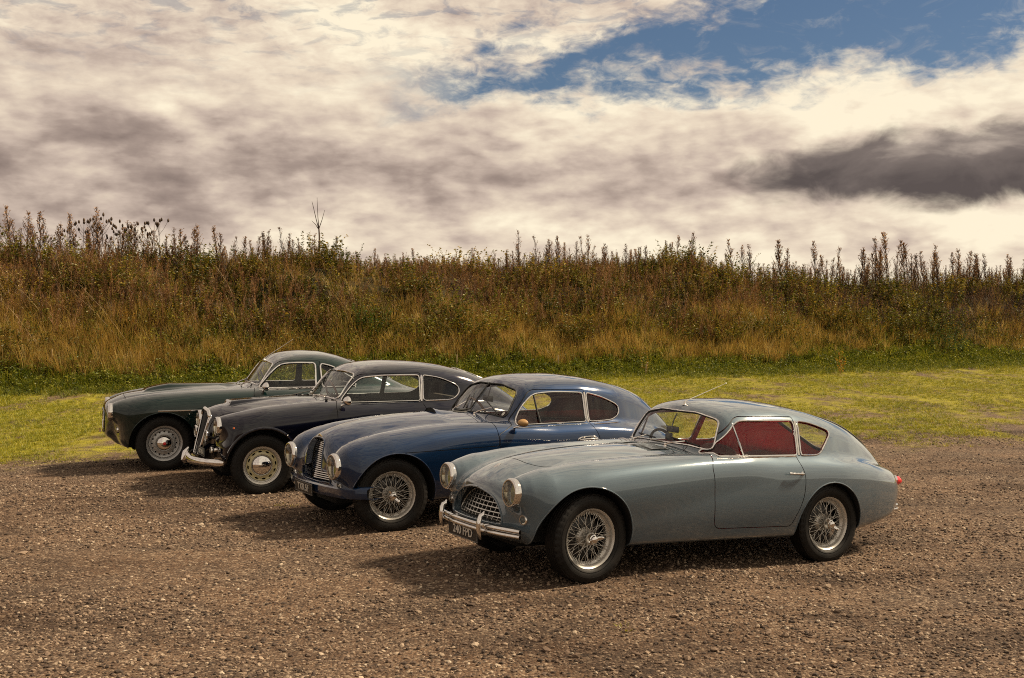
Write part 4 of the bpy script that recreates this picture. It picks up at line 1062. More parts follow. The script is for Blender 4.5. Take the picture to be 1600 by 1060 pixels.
    m = MB(); V = []; xs = np.linspace(.74, 1.02, 14); ys = np.linspace(-.13, .13, 15)
    for x in xs:
        for y in ys:
            t = (x - .74) / .28; hh = .042 * (1 - t) ** .8 * max(0, 1 - (abs(y) / .13) ** 3.0)
            V.append((x, y, surf_z(F, x, y) - .002 + hh))
    m.put(V, [(i * 15 + j, i * 15 + j + 1, (i + 1) * 15 + j + 1, (i + 1) * 15 + j) for i in range(13) for j in range(14)]); m.build('bonnet_scoop', 'paint_blue', car)
    m = MB(); V = []
    for y in ys:
        z = surf_z(F, .745, y); V += [(.746, y, z - .001), (.746, y, z + .038 * max(0, 1 - (abs(y) / .125) ** 3))]
    m.put(V, [(2 * i, 2 * i + 1, 2 * i + 3, 2 * i + 2) for i in range(14)]); m.build('scoop_mouth', 'dark_void', car)
    # grille: horizontal slats that follow a shallow vee
    mo = rpoly([(.325, .412, .015), (.318, .488, .02), (.174, .505, .02), (.162, .70, .04), (.126, .760, .05), (0, .776, .04)] + [(-y, z, r) for y, z, r in [(.325, .412, .015), (.318, .488, .02), (.174, .505, .02), (.162, .70, .04), (.126, .760, .05), (0, .776, .04)]][::-1])
    gx = lambda y, z: -.472 + .19 * (z - .39) + .17 * abs(y)
    g = MB(); g.tube(resample(np.array([(gx(y, z) + .012, y, z) for y, z in mo]), .012, True, 1), .0045, 6, True); gr = g.build('grille', 'dull_silver', car)
    ts = np.linspace(-.36, .36, 721)
    for z in np.linspace(.424, .752, 19):
        ins = sdpoly(mo, ts, np.full(721, z)) < 0
        if not ins.any(): continue
        y1 = ts[ins].max(); V = []; ys = np.array([-y1, -y1 / 2, -.004, .004, y1 / 2, y1])
        for y in ys:
            x = gx(y, z); V += [(x + .011, y, z + .0075), (x - .003, y, z - .0015), (x - .001, y, z - .0045), (x + .020, y, z - .0015), (x + .022, y, z + .006)]
        b = MB(); b.put(V, [(5 * i + j, 5 * i + (j + 1) % 5, 5 * i + 5 + (j + 1) % 5, 5 * i + 5 + j) for i in range(5) for j in range(5)], False); b.build('slat', 'chrome', gr)
    # painted valance that does duty as a bumper
    def vx(y): return -.545 + .08 * (abs(y) / .6) ** 2 + (.13 * ((abs(y) - .6) / .2) ** 2 if abs(y) > .6 else 0)
    yy = np.linspace(-.795, .795, 70); V = []
    for y in yy:
        x = vx(y); zc_ = .385 - .05 * 0; V += [(x + .10, y * .97, .408), (x + .025, y, .402), (x, y, .385), (x - .002, y, .335), (x + .012, y, .305), (x + .07, y * .96, .288), (x + .16, y * .94, .30)]
    m = MB(); m.put(V, [(7 * i + j, 7 * i + j + 1, 7 * i + 8 + j, 7 * i + 7 + j) for i in range(69) for j in range(6)]); m.build('bumper', 'paint_blue', car)
    plate(car, (-.562, .0, .335), -90, 3, .43, .105, 'TXR 51', .088, 1.0)
    # two-piece screen, wipers, driving mirror
    m = MB(); P_ = [(surf_x(F, 0, z, .9, 1.6) - .006, 0, z) for z in np.linspace(.955, 1.235, 12)]; m.tube(P_, .0075, 8); m.build('windscreen_bar', 'black_rubber', car)
    for y0, t0, t1 in ((-.22, (0, -.20, 1.06), (0, -.46, .955)), (.22, (0, .20, 1.10), (0, .14, .975))):
        zz = surf_z(F, 1.10, y0); X = lambda q: (surf_x(F, q[1], q[2], .9, 1.6) - .010, q[1], q[2]); wiper(car, (1.11, y0, zz), X(t0), X(t1), (-.5, 0, .6))
    mirror_at(car, (1.24, -surf_y(F, 1.24, .85), .85), (1.29, -.84, .900), .062, 'tan_cover', .6)
    handle(doors[0], F, 1.93, 2.16, .702, 'pull')
    for i, s_ in enumerate((-1, 1)):
        m = MB(); P_ = [(1.565 + .0 * z, s_ * (surf_y(F, 1.565, z) - .003), z) for z in (.865, 1.0, 1.145)]; m.tube(P_, .009, 6); m.build('quarterlight_bar', 'black_rubber', doors[i])
        m = MB(); P_ = [(2.118 + .028 * t, s_ * (surf_y(F, 2.118 + .028 * t, .865 + .275 * t) + .002), .860 + .285 * t) for t in np.linspace(0, 1, 6)]; m.tube(P_, .009, 6); m.build('door_pillar', 'brushed', doors[i])
        m = MB(); P_ = [(x, s_ * (surf_y(F, x, .845) + .002), .845) for x in np.linspace(1.27, 2.10, 30)]; m.tube(P_, .004, 6); m.build('waist_moulding', 'chrome', doors[i])
        m = MB(); P_ = [(x, s_ * (surf_y(F, x, .835) + .002), .838) for x in np.linspace(2.18, 2.50, 16)]; m.tube(P_, .004, 6); m.build('waist_moulding', 'chrome', car)
    # screen sticker
    m = MB(); x = surf_x(F, .50, .965, .9, 1.6); m.lathe([(0, 0), (.022, 0)], 20, Matrix.Translation((surf_x(F, .5, .96, .9, 1.6) + .006, -.50, .962)) @ Matrix.Rotation(R(40), 4, 'Y') @ OUT); m.build('screen_sticker', 'white_letter', car)
    for s_ in (-1, 1):
        m = MB(); m.tube([(3.40, s_ * .44, .56), (3.46, s_ * .44, .555), (3.48, s_ * .44, .55)], [.034, .03, .012], 14); m.build('tail_lamp', 'red_lens', car)
    m = MB(); m.tube(arc([(3.1, -.72, .37), (3.4, -.58, .37), (3.56, -.3, .37), (3.6, 0, .37), (3.56, .3, .37), (3.4, .58, .37), (3.1, .72, .37)], 30), .03, 8); m.build('rear_bumper', 'chrome', car)
    m = MB(); m.tube([(3.32, s_ * 0, surf_z(F, 3.32, 0)), (3.36, 0, surf_z(F, 3.36, 0) + .012)], .012, 8); m.build('boot_hinge', 'chrome', car)
    steering_wheel(car, 1.46, .34, .86, .205, lean=-20, mat='wood')
    for s_ in (-1, 1): seat(car, 1.68, s_ * .30, .42, .54, .40, 'red_leather', 14)
    m = MB(); m.box((2.58, 0, .64), (.7, 1.05, .08), None, .03); m.box((2.28, 0, .50), (.10, 1.1, .24), Matrix.Rotation(R(14), 3, 'Y'), .03); m.build('rear_shelf', 'red_trim', car)
    m = MB(); m.box((1.40, .02, 1.07), (.014, .20, .055), None, .01); m.tube([(1.40, .02, 1.09), (1.42, .02, 1.15), (1.44, .02, 1.20)], .005, 6); m.build('rear_view_mirror', 'black_plastic', car)
    return car

# ================= 3. dark navy coupe with the shield grille
def navy_coupe():
    car = car_root('coupe', 'L', 'dark navy coupe with tall shield grille, chrome bumper and cream wheel discs')
    BON = rpoly([(-.60, -.5, 0), (-.60, .20, .02), (-.45, .24, .1), (0, .36, .2), (.70, .43, .06), (.72, .2, .1), (.73, -.5, 0)])
    def bon(x, y, z): return np.maximum(sdpoly(BON, x, np.abs(y)), .62 - z)
    def scoop(h, x, Y, z):
        t = np.clip((x + .235) / .85, 0, 1); wd = .155 - .06 * t; top = .972 + .048 * np.sqrt(np.clip(t * 1.1, 0, 1)) - .022 * t
        s_ = smax(z - top, Y - wd, .03); s_ = smax(s_, -.235 + .35 * (z - .95) - x, .008); s_ = smax(s_, x - .70, .1)
        s_ = smax(s_, .8 - z, .02)
        return smin(h, s_, .02)
    sp = dict(paint='paint_navy', x0=-.75, x1=3.85, wb=2.66,
        P=[(-.55, .64), (-.45, .665), (-.3, .70), (0, .74), (.5, .765), (1.2, .775), (2.2, .778), (2.7, .77), (3.1, .70), (3.4, .58), (3.7, .42)],
        zw=.58, kt=.30, kb=.45, ks=.18,
        Tc=[(-.7, .70), (-.5, .87), (-.40, .902), (-.2, .935), (0, .955), (.4, .985), (.72, .995), (1.0, .96), (1.4, .955), (2.2, .945), (2.6, .93), (3.0, .88), (3.4, .76), (3.7, .6)],
        Tv=[(-.7, .50), (-.5, .60), (-.3, .76), (0, .87), (.4, .93), (.72, .95), (1.0, .94), (1.4, .94), (2.2, .93), (2.6, .91), (3.0, .85), (3.4, .72), (3.7, .55)],
        zb=[(-.7, .36), (-.45, .30), (0, .26), (.5, .25), (2.0, .25), (2.7, .27), (3.2, .33), (3.7, .44)],
        front=(-.452, .22, .35, .52, .10), tail=(3.68, .5, .7, .60, .15),
        fx=[(-.55, .49, .735, .10), (-.44, .495, .735, .103), (-.36, .505, .720, .135), (-.2, .52, .700, .192), (.1, .545, .712, .228), (.5, .565, .742, .222), (.9, .59, .785, .178), (1.3, .62, .81, .12), (1.7, .63, .80, .06), (2.1, .6, .7, -.1), (4, .6, .5, -.8)],
        hx=-.432, hz=.735, htilt=-.05, kw=.09,
        nw=[(-.6, .225), (-.45, .25), (-.2, .33), (.2, .40), (.8, .40)], nt=[(-.6, .86), (-.5, .885), (-.40, .908), (-.2, .940), (0, .958), (.4, .985), (.8, .99)], nb=[(-.7, .32), (0, .3), (.8, .3)],
        nose=(-.475, .88, .20, .45), nn=2.5, kn=.04, kno=.06,
        roof=[(.45, .55), (.65, .80), (.75, .92), (.815, .99), (1.07, 1.290), (1.12, 1.325), (1.22, 1.368), (1.38, 1.393), (1.58, 1.401), (1.85, 1.391), (2.15, 1.362), (2.45, 1.302), (2.72, 1.205), (3.0, 1.06), (3.3, .86), (3.55, .66), (3.8, .4)],
        cw=.07, kr=.20, Wb=[(.6, .60), (.8, .635), (1.2, .68), (1.9, .69), (2.3, .67), (2.7, .60), (3.0, .51), (3.3, .40), (3.6, .28)], zbelt=.95, tum=.33, kc=.14, kf=.055,
        door=[(.815, .93, .02), (.815, .345, .06), (1.80, .335, .06), (1.90, .50, .1), (1.92, .72, .08), (1.89, .86, .05), (1.845, .945, .02), (1.87, 1.268, .02), (1.13, 1.265, .07), (.845, .975, .03)],
        doorwin=[(.885, .958, .02), (1.03, 1.13, .05), (1.145, 1.228, .07), (1.40, 1.248, .1), (1.85, 1.242, .02), (1.83, .950, .02)],
        quarterwin=[(1.868, .950, .02), (1.895, 1.240, .02), (2.13, 1.205, .12), (2.345, 1.10, .06), (2.345, 1.02, .06), (2.24, .950, .06)],
        screen=[(.30, 1.000, .0), (.555, .985, .06), (.495, 1.262, .06), (.22, 1.285, .0)], wsx=1.2, wsx0=.55,
        rearwin=[(.34, 1.05, .07), (.36, 1.18, .08), (.30, 1.28, .06)], rwx=2.3,
        mouth=[(.125, .40, .03), (.205, .80, .03), (.165, .848, .03), (0, .865, .02)], mox=-.30,
        arch1=(.0, .31, .392, .412), arch2=(2.66, .31, .38, .36),
        bonnet=bon, lin0=.78, lin1=3.4, liz=.94, lining='dark_cloth', trim='grey_cloth', dashz=1.0, dashmat='grey_cloth', wst=.011, lip=.016, dwt=.0075, extra=[scoop], mlip=.012, mlipmat='chrome', ductmat='dark_void')
    B, doors = build_body(sp, car); F = B.field
    W = dict(Rr=.200, rimw=.11, Rt=.330, tw=.172, disc=[(.08, -.03), (.115, -.032), (.15, -.022), (.17, -.030)], holes=(12, .1490, .0115, .024), capr=.122, capy=.022, discmat='cream_paint', steer=R(-6))
    for (x, sd_) in ((0, -1), (0, 1), (2.66, -1), (2.66, 1)): disc_wheel(car, (x, sd_ * .635, .31), sd_, W)
    for s_ in (-1, 1):
        headlight(car, -.447, s_ * .495, .735, .098)
        small_lamp(car, 'fog_lamp', -.53, s_ * .30, .618, .058, dome=.25)
        m = MB(); m.tube([(-.51, s_ * .30, .61), (-.42, s_ * .31, .58)], .014, 8); m.build('lamp_stalk', 'black_plastic', car)
        small_lamp(car, 'indicator', -.50, s_ * .42, .47, .034, tilt=0, dome=.7)
        m = MB(); m.tube([(-.47, s_ * .42, .47), (-.40, s_ * .42, .48)], .02, 8); m.tube([(-.46, s_ * .26, .50), (-.50, s_ * .36, .495)], .006, 6); m.build('lamp_bracket', 'chrome', car)
        small_lamp(car, 'side_repeater', -.31, s_ * surf_y(F, -.31, .725), .725, .013, mat='amber_lens', yaw=90 if s_ < 0 else -90)
    # shield grille: broad bright frame, fine dark mesh of uprights
    sh = rpoly([(.115, .385, .02), (.19, .815, .02), (.15, .872, .02), (.0, .895, .01)] + [(-y, z, r) for y, z, r in [(.115, .385, .02), (.19, .815, .02), (.15, .872, .02), (.0, .895, .01)]][::-1])
    gx = lambda y, z: -.583 + .215 * (z - .385) + .9 * y * y
    pts = resample(np.array([(gx(y, z) - .012, y, z) for y, z in sh]), .01, True, 1)
    g = MB(); wdt = np.where(pts[:, 2] > .82, .024, .0145); g.tube(pts, wdt, 10, True, flat=.8); gr = g.build('grille', 'chrome', car)
    for y in np.linspace(-.17, .17, 35):
        t = np.linspace(.36, .90, 200); ins = sdpoly(sh, np.full(200, y), t) < -.004
        if not ins.any(): continue
        a, b_ = t[ins].min(), t[ins].max(); m = MB(); m.tube([(gx(y, z) + .004, y, z) for z in np.linspace(a, b_, 4)], .0022, 4); m.build('grille_upright', 'black_plastic', gr)
    m = MB(); m.put([(gx(y, z) + .020, y, z) for y, z in sh], [tuple(range(len(sh)))], False); m.build('grille_mesh', 'dark_void', gr)
    # one-piece bumper, swept round
    yb = np.linspace(-.70, .70, 60); V = []
    for y in yb:
        u = abs(y) / .70; x = -.665 + .03 * u + .23 * u ** 3.2; e = 1 - max(0, (u - .9) / .1) ** 2 * .55; dzz = .045 * (1 - u) ** 3 + .0
        zc_ = .355 + .03 * (1 - min(1, u * 3)) ** 2
        for a in np.linspace(0, 2 * np.pi, 14, endpoint=False): V.append((x + .030 * math.cos(a) * e - .02, y, zc_ + (.041 + dzz * .4) * math.sin(a) * e))
    m = MB(); m.put(V, [(14 * i + j, 14 * i + (j + 1) % 14, 14 * i + 14 + (j + 1) % 14, 14 * i + 14 + j) for i in range(59) for j in range(14)] + [tuple(range(14)), tuple(range(59 * 14, 60 * 14))[::-1]]); m.build('bumper', 'chrome', car)
    m = MB(); m.tube([(-.69, 0, .30), (-.715, 0, .34), (-.70, 0, .42), (-.66, 0, .47)], [.02, .034, .03, .012], 10); m.build('bumper_nose', 'chrome', car)
    plate(car, (-.585, -.33, .455), -90, 0, .34, .09, '638 XKA', .07)
    # screen furniture
    for y0, t0, t1 in ((-.12, (0, -.08, 1.015), (0, -.44, 1.000)), (.34, (0, .40, 1.03), (0, .05, 1.005))):
        X = lambda q: (surf_x(F, q[1], q[2], .5, 1.3) - .010, q[1], q[2]); wiper(car, (.735, y0, surf_z(F, .735, y0)), X(t0), X(t1), (-.5, 0, .6))
    mirror_at(car, (.875, -surf_y(F, .875, .925), .925), (.925, -.80, .985), .062, 'chrome', .85)
    m = MB(); x, y = .72, -.60; m.lathe([(0, .03), (.016, .027), (.02, .01), (.012, 0)], 16, Matrix.Translation((.74, -.60, surf_z(F, .74, .60))) @ Matrix.Rotation(R(90), 4, 'X')); m.build('wing_lamp', 'black_plastic', car)
    for i, s_ in enumerate((-1, 1)):
        m = MB(); P_ = [(1.848 + .028 * t, s_ * (surf_y(F, 1.848 + .028 * t, .955 + .28 * t) + .003), .945 + .295 * t) for t in np.linspace(0, 1, 6)]; m.tube(P_, .0115, 6); m.build('door_pillar', 'chrome', doors[i])
        m = MB(); P_ = [(x, s_ * (surf_y(F, x, .935) + .002), .937) for x in np.linspace(.87, 1.83, 30)]; m.tube(P_, .005, 6); m.build('waist_moulding', 'chrome', doors[i])
    handle(doors[0], F, 1.68, 1.86, .80)
    m = MB(); P_ = [(x, 0, surf_z(F, x, 0) + .002) for x in np.linspace(2.35, 3.3, 8)]
    for s_ in (-1, 1):
        m = MB(); m.tube([(3.46, s_ * .50, .62), (3.54, s_ * .50, .615), (3.56, s_ * .5, .61)], [.034, .03, .012], 14); m.build('tail_lamp', 'red_lens', car)
    m = MB(); m.tube(arc([(3.2, -.70, .40), (3.5, -.58, .40), (3.68, -.3, .40), (3.72, 0, .40), (3.68, .3, .40), (3.5, .58, .40), (3.2, .70, .40)], 30), .035, 8); m.build('rear_bumper', 'chrome', car)
    steering_wheel(car, 1.10, .32, .965, .205, lean=-18, mat='wood')
    for s_ in (-1, 1): seat(car, 1.42, s_ * .30, .44, .50, .36, 'tan_cloth', 14)
    m = MB(); m.box((2.15, 0, .55), (.5, 1.1, .16), None, .05); m.box((2.42, 0, .78), (.12, 1.1, .36), Matrix.Rotation(R(14), 3, 'Y'), .05); m.box((2.75, 0, .88), (.5, 1.0, .03), None, .01); m.build('rear_seat', 'tan_cloth', car)
    m = MB(); m.box((1.10, .02, 1.19), (.014, .18, .05), None, .01); m.tube([(1.10, .02, 1.21), (1.13, .02, 1.27)], .005, 6); m.build('rear_view_mirror', 'black_plastic', car)
    return car

# ================= 4. dark green coupe, farthest
def green_coupe():
    car = car_root('coupe', 'B', 'dark green coupe with silver drilled wheels, farthest from the camera')
    BON = rpoly([(-.44, -.5, 0), (-.44, .20, .08), (-.40, .42, .05), (.2, .48, .2), (.95, .50, .06), (.98, .2, .1), (1.0, -.5, 0)])
    def bon(x, y, z): return np.maximum(sdpoly(BON, x, np.abs(y)), .62 - z)
    def scoop(h, x, Y, z):
        t = np.clip((x + .178) / 1.1, 0, 1); wd = .17 - .03 * t; top = .925 + .075 * np.clip(t * 4, 0, 1) ** .6 - .035 * t
        s_ = smax(z - top, Y - wd, .04); s_ = smax(s_, -.178 + .3 * (z - .93) - x, .01); s_ = smax(s_, x - .95, .12); s_ = smax(s_, .8 - z, .02)
        return smin(h, s_, .05)
    sp = dict(paint='paint_green', x0=-.85, x1=3.85, wb=2.44,
        P=[(-.7, .62), (-.55, .70), (-.4, .76), (-.1, .82), (.5, .855), (1.2, .86), (2.2, .86), (2.6, .85), (3.0, .78), (3.4, .65), (3.7, .5)],
        zw=.60, kt=.30, kb=.45, ks=.16,
        Tc=[(-.8, .60), (-.69, .745), (-.6, .80), (-.45, .850), (-.2, .890), (.1, .925), (.5, .945), (.95, .955), (1.3, .94), (2.2, .94), (2.6, .93), (3.0, .90), (3.4, .83), (3.7, .7)],
        Tv=[(-.8, .45), (-.6, .66), (-.4, .77), (-.2, .83), (.1, .88), (.5, .91), (.95, .92), (1.3, .925), (2.2, .93), (2.6, .92), (3.0, .89), (3.4, .82), (3.7, .68)],
        zb=[(-.75, .40), (-.66, .38), (-.56, .285), (-.45, .24), (.5, .235), (2.0, .235), (2.6, .26), (3.1, .34), (3.7, .46)],
        front=(-.56, .30, .5, .58, .14), tail=(3.62, .3, .6, .62, .14),
        fx=[(-.7, .545, .695, .10), (-.6, .55, .695, .103), (-.5, .56, .690, .142), (-.3, .58, .688, .190), (0, .60, .690, .220), (.5, .63, .715, .207), (1.0, .66, .765, .155), (1.5, .68, .80, .10), (1.9, .68, .80, .05), (2.3, .6, .7, -.1), (4, .6, .5, -.8)],
        hx=-.60, hz=.695, htilt=.02, kw=.10,
        nw=[(-.72, .32), (-.6, .40), (-.3, .46), (.3, .48), (.8, .45)], nt=[(-.72, .735), (-.66, .775), (-.6, .808), (-.45, .855), (-.2, .893), (.1, .925), (.5, .945), (.8, .95)], nb=[(-.72, .40), (-.62, .34), (-.5, .26), (.8, .3)],
        nose=(-.695, .0, .02, .25), nn=2.4, kn=.07, kno=.08,
        roof=[(.75, .55), (.9, .77), (1.0, .90), (1.065, .975), (1.295, 1.265), (1.34, 1.300), (1.42, 1.345), (1.58, 1.380), (1.76, 1.391), (1.95, 1.382), (2.15, 1.345), (2.35, 1.282), (2.6, 1.175), (2.85, 1.05), (3.1, .93), (3.3, .85), (3.5, .7), (3.8, .4)],
        cw=.12, kr=.20, Wb=[(.9, .66), (1.1, .69), (1.5, .72), (2.0, .72), (2.4, .68), (2.8, .58), (3.1, .48), (3.4, .35)], zbelt=.94, tum=.36, kc=.13, kf=.05,
        door=[(1.05, .90, .02), (1.05, .34, .06), (1.86, .33, .06), (1.90, .60, .05), (1.88, .90, .03), (1.905, 1.268, .02), (1.40, 1.275, .07), (1.085, .965, .03)],
        doorwin=[(1.135, .945, .02), (1.28, 1.12, .05), (1.41, 1.235, .07), (1.60, 1.250, .08), (1.845, 1.243, .03), (1.835, .940, .02)],
        quarterwin=[(1.915, .94, .02), (1.905, 1.235, .03), (2.05, 1.205, .08), (2.34, 1.03, .05), (2.36, .94, .04)],
        screen=[(.30, .99, .0), (.575, .975, .06), (.505, 1.232, .06), (.22, 1.258, .0)], wsx=1.45, wsx0=.85,
        rearwin=[(.40, 1.0, .07), (.42, 1.10, .08), (.34, 1.25, .06)], rwx=2.3,
        mouth=[(.20, .42, .06), (.26, .52, .1), (.24, .66, .1), (0, .715, .1)], mox=-.5,
        arch1=(-.02, .30, .392, .392), arch2=(2.44, .30, .37, .36),
        bonnet=bon, lin0=1.03, lin1=3.4, liz=.94, lining='dark_cloth', trim='grey_cloth', dashz=.985, dashmat='grey_cloth', wst=.011, lip=.006, dwt=.011, extra=[scoop], mlip=.010, ductmat='dark_void')
    B, doors = build_body(sp, car); F = B.field
    W = dict(Rr=.206, rimw=.11, Rt=.330, tw=.172, disc=[(.07, -.03), (.11, -.028), (.145, -.020), (.165, -.034), (.178, -.034)], holes=(16, .142, .0125, .0125), capr=.104, capy=.022, discmat='disc_silver', rimmat='disc_silver', embmat='red_lens')
    for (x, sd_) in ((0, -1), (0, 1), (2.44, -1), (2.44, 1)): disc_wheel(car, (x, sd_ * .665, .31), sd_, W)
    for s_ in (-1, 1):
        headlight(car, -.615, s_ * .55, .692, .100)
        small_lamp(car, 'side_lamp', surf_x(F, .55, .475) - .004, s_ * .55, .475, .034, dome=.9)
        m = MB(); P_ = [(x, s_ * (surf_y(F, x, .708) + .003), .708) for x in np.linspace(-.08, 2.0, 50)]; m.tube(P_, .008, 6); m.build('side_moulding', 'chrome', car)
    g = MB()
    mo = rpoly([(.185, .44, .06), (.24, .52, .1), (.22, .65, .1), (0, .70, .1)] + [(-y, z, r) for y, z, r in [(.185, .44, .06), (.24, .52, .1), (.22, .65, .1), (0, .70, .1)]][::-1])
    g.tube(resample(np.array([(-.675, y, z) for y, z in mo]), .012, True, 1), .006, 6, True); gr = g.build('grille', 'chrome', car)
    t = np.linspace(.40, .74, 200)
    for y in np.linspace(-.21, .21, 9):
        ins = sdpoly(mo, np.full(200, y), t) < 0
        if ins.any(): m = MB(); m.tube([(-.67, y, t[ins].min()), (-.67, y, t[ins].max())], .004, 6); m.build('grille_bar', 'chrome', gr)
    m = MB(); m.tube([(-.715, y, .43) for y in np.linspace(-.12, .12, 6)], .014, 8); m.build('grille_trim', 'chrome', car)
    for y0, t0, t1 in ((-.14, (0, -.10, 1.005), (0, -.46, .99)), (.34, (0, .42, 1.02), (0, .05, .995))):
        X = lambda q: (surf_x(F, q[1], q[2], .7, 1.5) - .010, q[1], q[2]); wiper(car, (.985, y0, surf_z(F, .985, y0)), X(t0), X(t1), (-.5, 0, .6))
    antenna(car, (1.30, .0, surf_z(F, 1.30, 0) - .01), (1.67, 0, 1.53))
    mirror_at(car, (1.16, -surf_y(F, 1.16, .915), .915), (1.20, -.83, .970), .060, 'chrome', .9)
    for i, s_ in enumerate((-1, 1)):
        m = MB(); P_ = [(x, s_ * (surf_y(F, x, .928) + .002), .930) for x in np.linspace(1.12, 1.86, 30)]; m.tube(P_, .007, 6); m.build('waist_moulding', 'chrome', doors[i])
    handle(doors[0], F, 1.68, 1.84, .82)
    for s_ in (-1, 1):
        m = MB(); m.tube([(3.40, s_ * .55, .68), (3.47, s_ * .55, .675), (3.49, s_ * .55, .67)], [.034, .03, .012], 14); m.build('tail_lamp', 'red_lens', car)
    m = MB(); m.tube(arc([(3.1, -.78, .42), (3.45, -.66, .42), (3.62, -.3, .42), (3.64, 0, .42), (3.62, .3, .42), (3.45, .66, .42), (3.1, .78, .42)], 30), .035, 8); m.build('rear_bumper', 'chrome', car)
    steering_wheel(car, 1.33, .34, .955, .205, lean=-16)
    for s_ in (-1, 1): seat(car, 1.56, s_ * .32, .44, .52, .36, 'grey_cloth', 14)
    m = MB(); m.box((2.35, 0, .80), (.12, 1.1, .34), Matrix.Rotation(R(14), 3, 'Y'), .05); m.build('rear_seat', 'grey_cloth', car)
    return car
# ------------------------------------------------------------------ ground, bank and growth
B0 = np.array([-12.4, 26.3]); BU = np.array([0.8959, 0.4443]); BN = np.array([-0.4443, 0.8959])   # foot of the bank: a line, its direction, and the way up it
def tq(x, y):
    dx_, dy_ = x - B0[0], y - B0[1]
    return dx_ * BU[0] + dy_ * BU[1], dx_ * BN[0] + dy_ * BN[1]
def xy(t, q): return B0[0] + BU[0] * t + BN[0] * q, B0[1] + BU[1] * t + BN[1] * q
def vn(x, y, s=0):                                # cheap smooth noise, about -1..1
    return (np.sin(x * 1.0 + 1.3 * np.sin(y * 0.7 + s) + s * 2.1) + np.sin(y * 1.3 - 0.9 * np.sin(x * 0.8 - s) + s) + np.sin((x + y) * 0.6 + s * 3.7)) / 3
def sstep(a, b, v):
    t = np.clip((v - a) / (b - a), 0, 1); return t * t * (3 - 2 * t)
WHEELS = [(0.56, 8.25, .043), (2.62, 9.45, -.06), (-1.05, 10.24, .02), (-2.7, 12.5, -.004), (-4.18, 13.86, .075), (1.5, 12.0, .01), (1.0, 14.3, -.01), (-1.4, 15.0, .02), (-.35, 9.3, .04), (-.8, 8.4, .03)]
def bank_h(t): return np.interp(t, [-40, 0, 10, 16, 20, 22.5, 24.5, 26.5, 30, 44, 70], [2.9, 2.9, 2.95, 2.83, 2.95, 3.3, 3.0, 2.42, 2.36, 2.45, 2.45])
def gz(x, y):
    x = np.asarray(x, float); y = np.asarray(y, float)
    num = np.zeros_like(x); den = np.full_like(x, 0.15)
    for wx, wy, wz in WHEELS:
        k = np.exp(-((x - wx) ** 2 + (y - wy) ** 2) / (2 * 0.7 ** 2)); num = num + k * wz; den = den + k
    z = num / den
    z = z + 0.012 * vn(x * 1.7, y * 1.7, 1.0) * sstep(0, 2, np.abs(y - 8) + 1) * 0.6
    t, q = tq(x, y)
    q2 = q + 0.45 * vn(t * 0.9, t * 0.31, 2.0)
    H = bank_h(t)
    b = H * sstep(-0.3, 5.2, q2) + sstep(-2.5, 0.5, q2) * 0.12
    b = b + sstep(0.3, 2.5, q2) * (0.26 * vn(t * 1.3, q * 1.5, 4.0) + 0.13 * vn(t * 3.6, q * 3.3, 5.0))
    b = b * (1 - 0.9 * sstep(8.5, 17, q))
    return z + b
# one sheet, fine near the camera, out to the horizon
def axis(parts):
    o = []
    for a, b, n in parts: o += list(np.linspace(a, b, n, endpoint=False))
    return np.array(o + [parts[-1][1]])
gxs = axis([(-2500, -200, 6), (-200, -40, 12), (-40, -14, 52), (-14, 14, 140), (14, 40, 70), (40, 200, 14), (200, 2500, 6)])
gys = axis([(-600, -20, 5), (-20, 4, 12), (4, 18, 90), (18, 60, 150), (60, 120, 14), (120, 2600, 8)])
GX, GY = np.meshgrid(gxs, gys, indexing='ij'); GZ = gz(GX, GY)
nx_, ny_ = GX.shape; ii, jj = np.meshgrid(np.arange(nx_ - 1), np.arange(ny_ - 1), indexing='ij'); a_ = (ii * ny_ + jj).ravel()
gme = npmesh('ground', np.stack([GX.ravel(), GY.ravel(), GZ.ravel()], 1), np.stack([a_, a_ + ny_, a_ + ny_ + 1, a_ + 1], 1))
def damp(t, g):                                   # darker, damper lanes and patches of the yard
    mp = t.add('ShaderNodeMapping'); mp.inputs['Rotation'].default_value = (0, 0, R(-20)); mp.inputs['Scale'].default_value = (0.30, 0.62, 1.0); t.link(g, mp.inputs[0])
    return t.maprange(t.noise(mp.outputs[0], 1.25, 7, 0.62, 0.6), 0.46, 0.64, 0.0, 0.85)
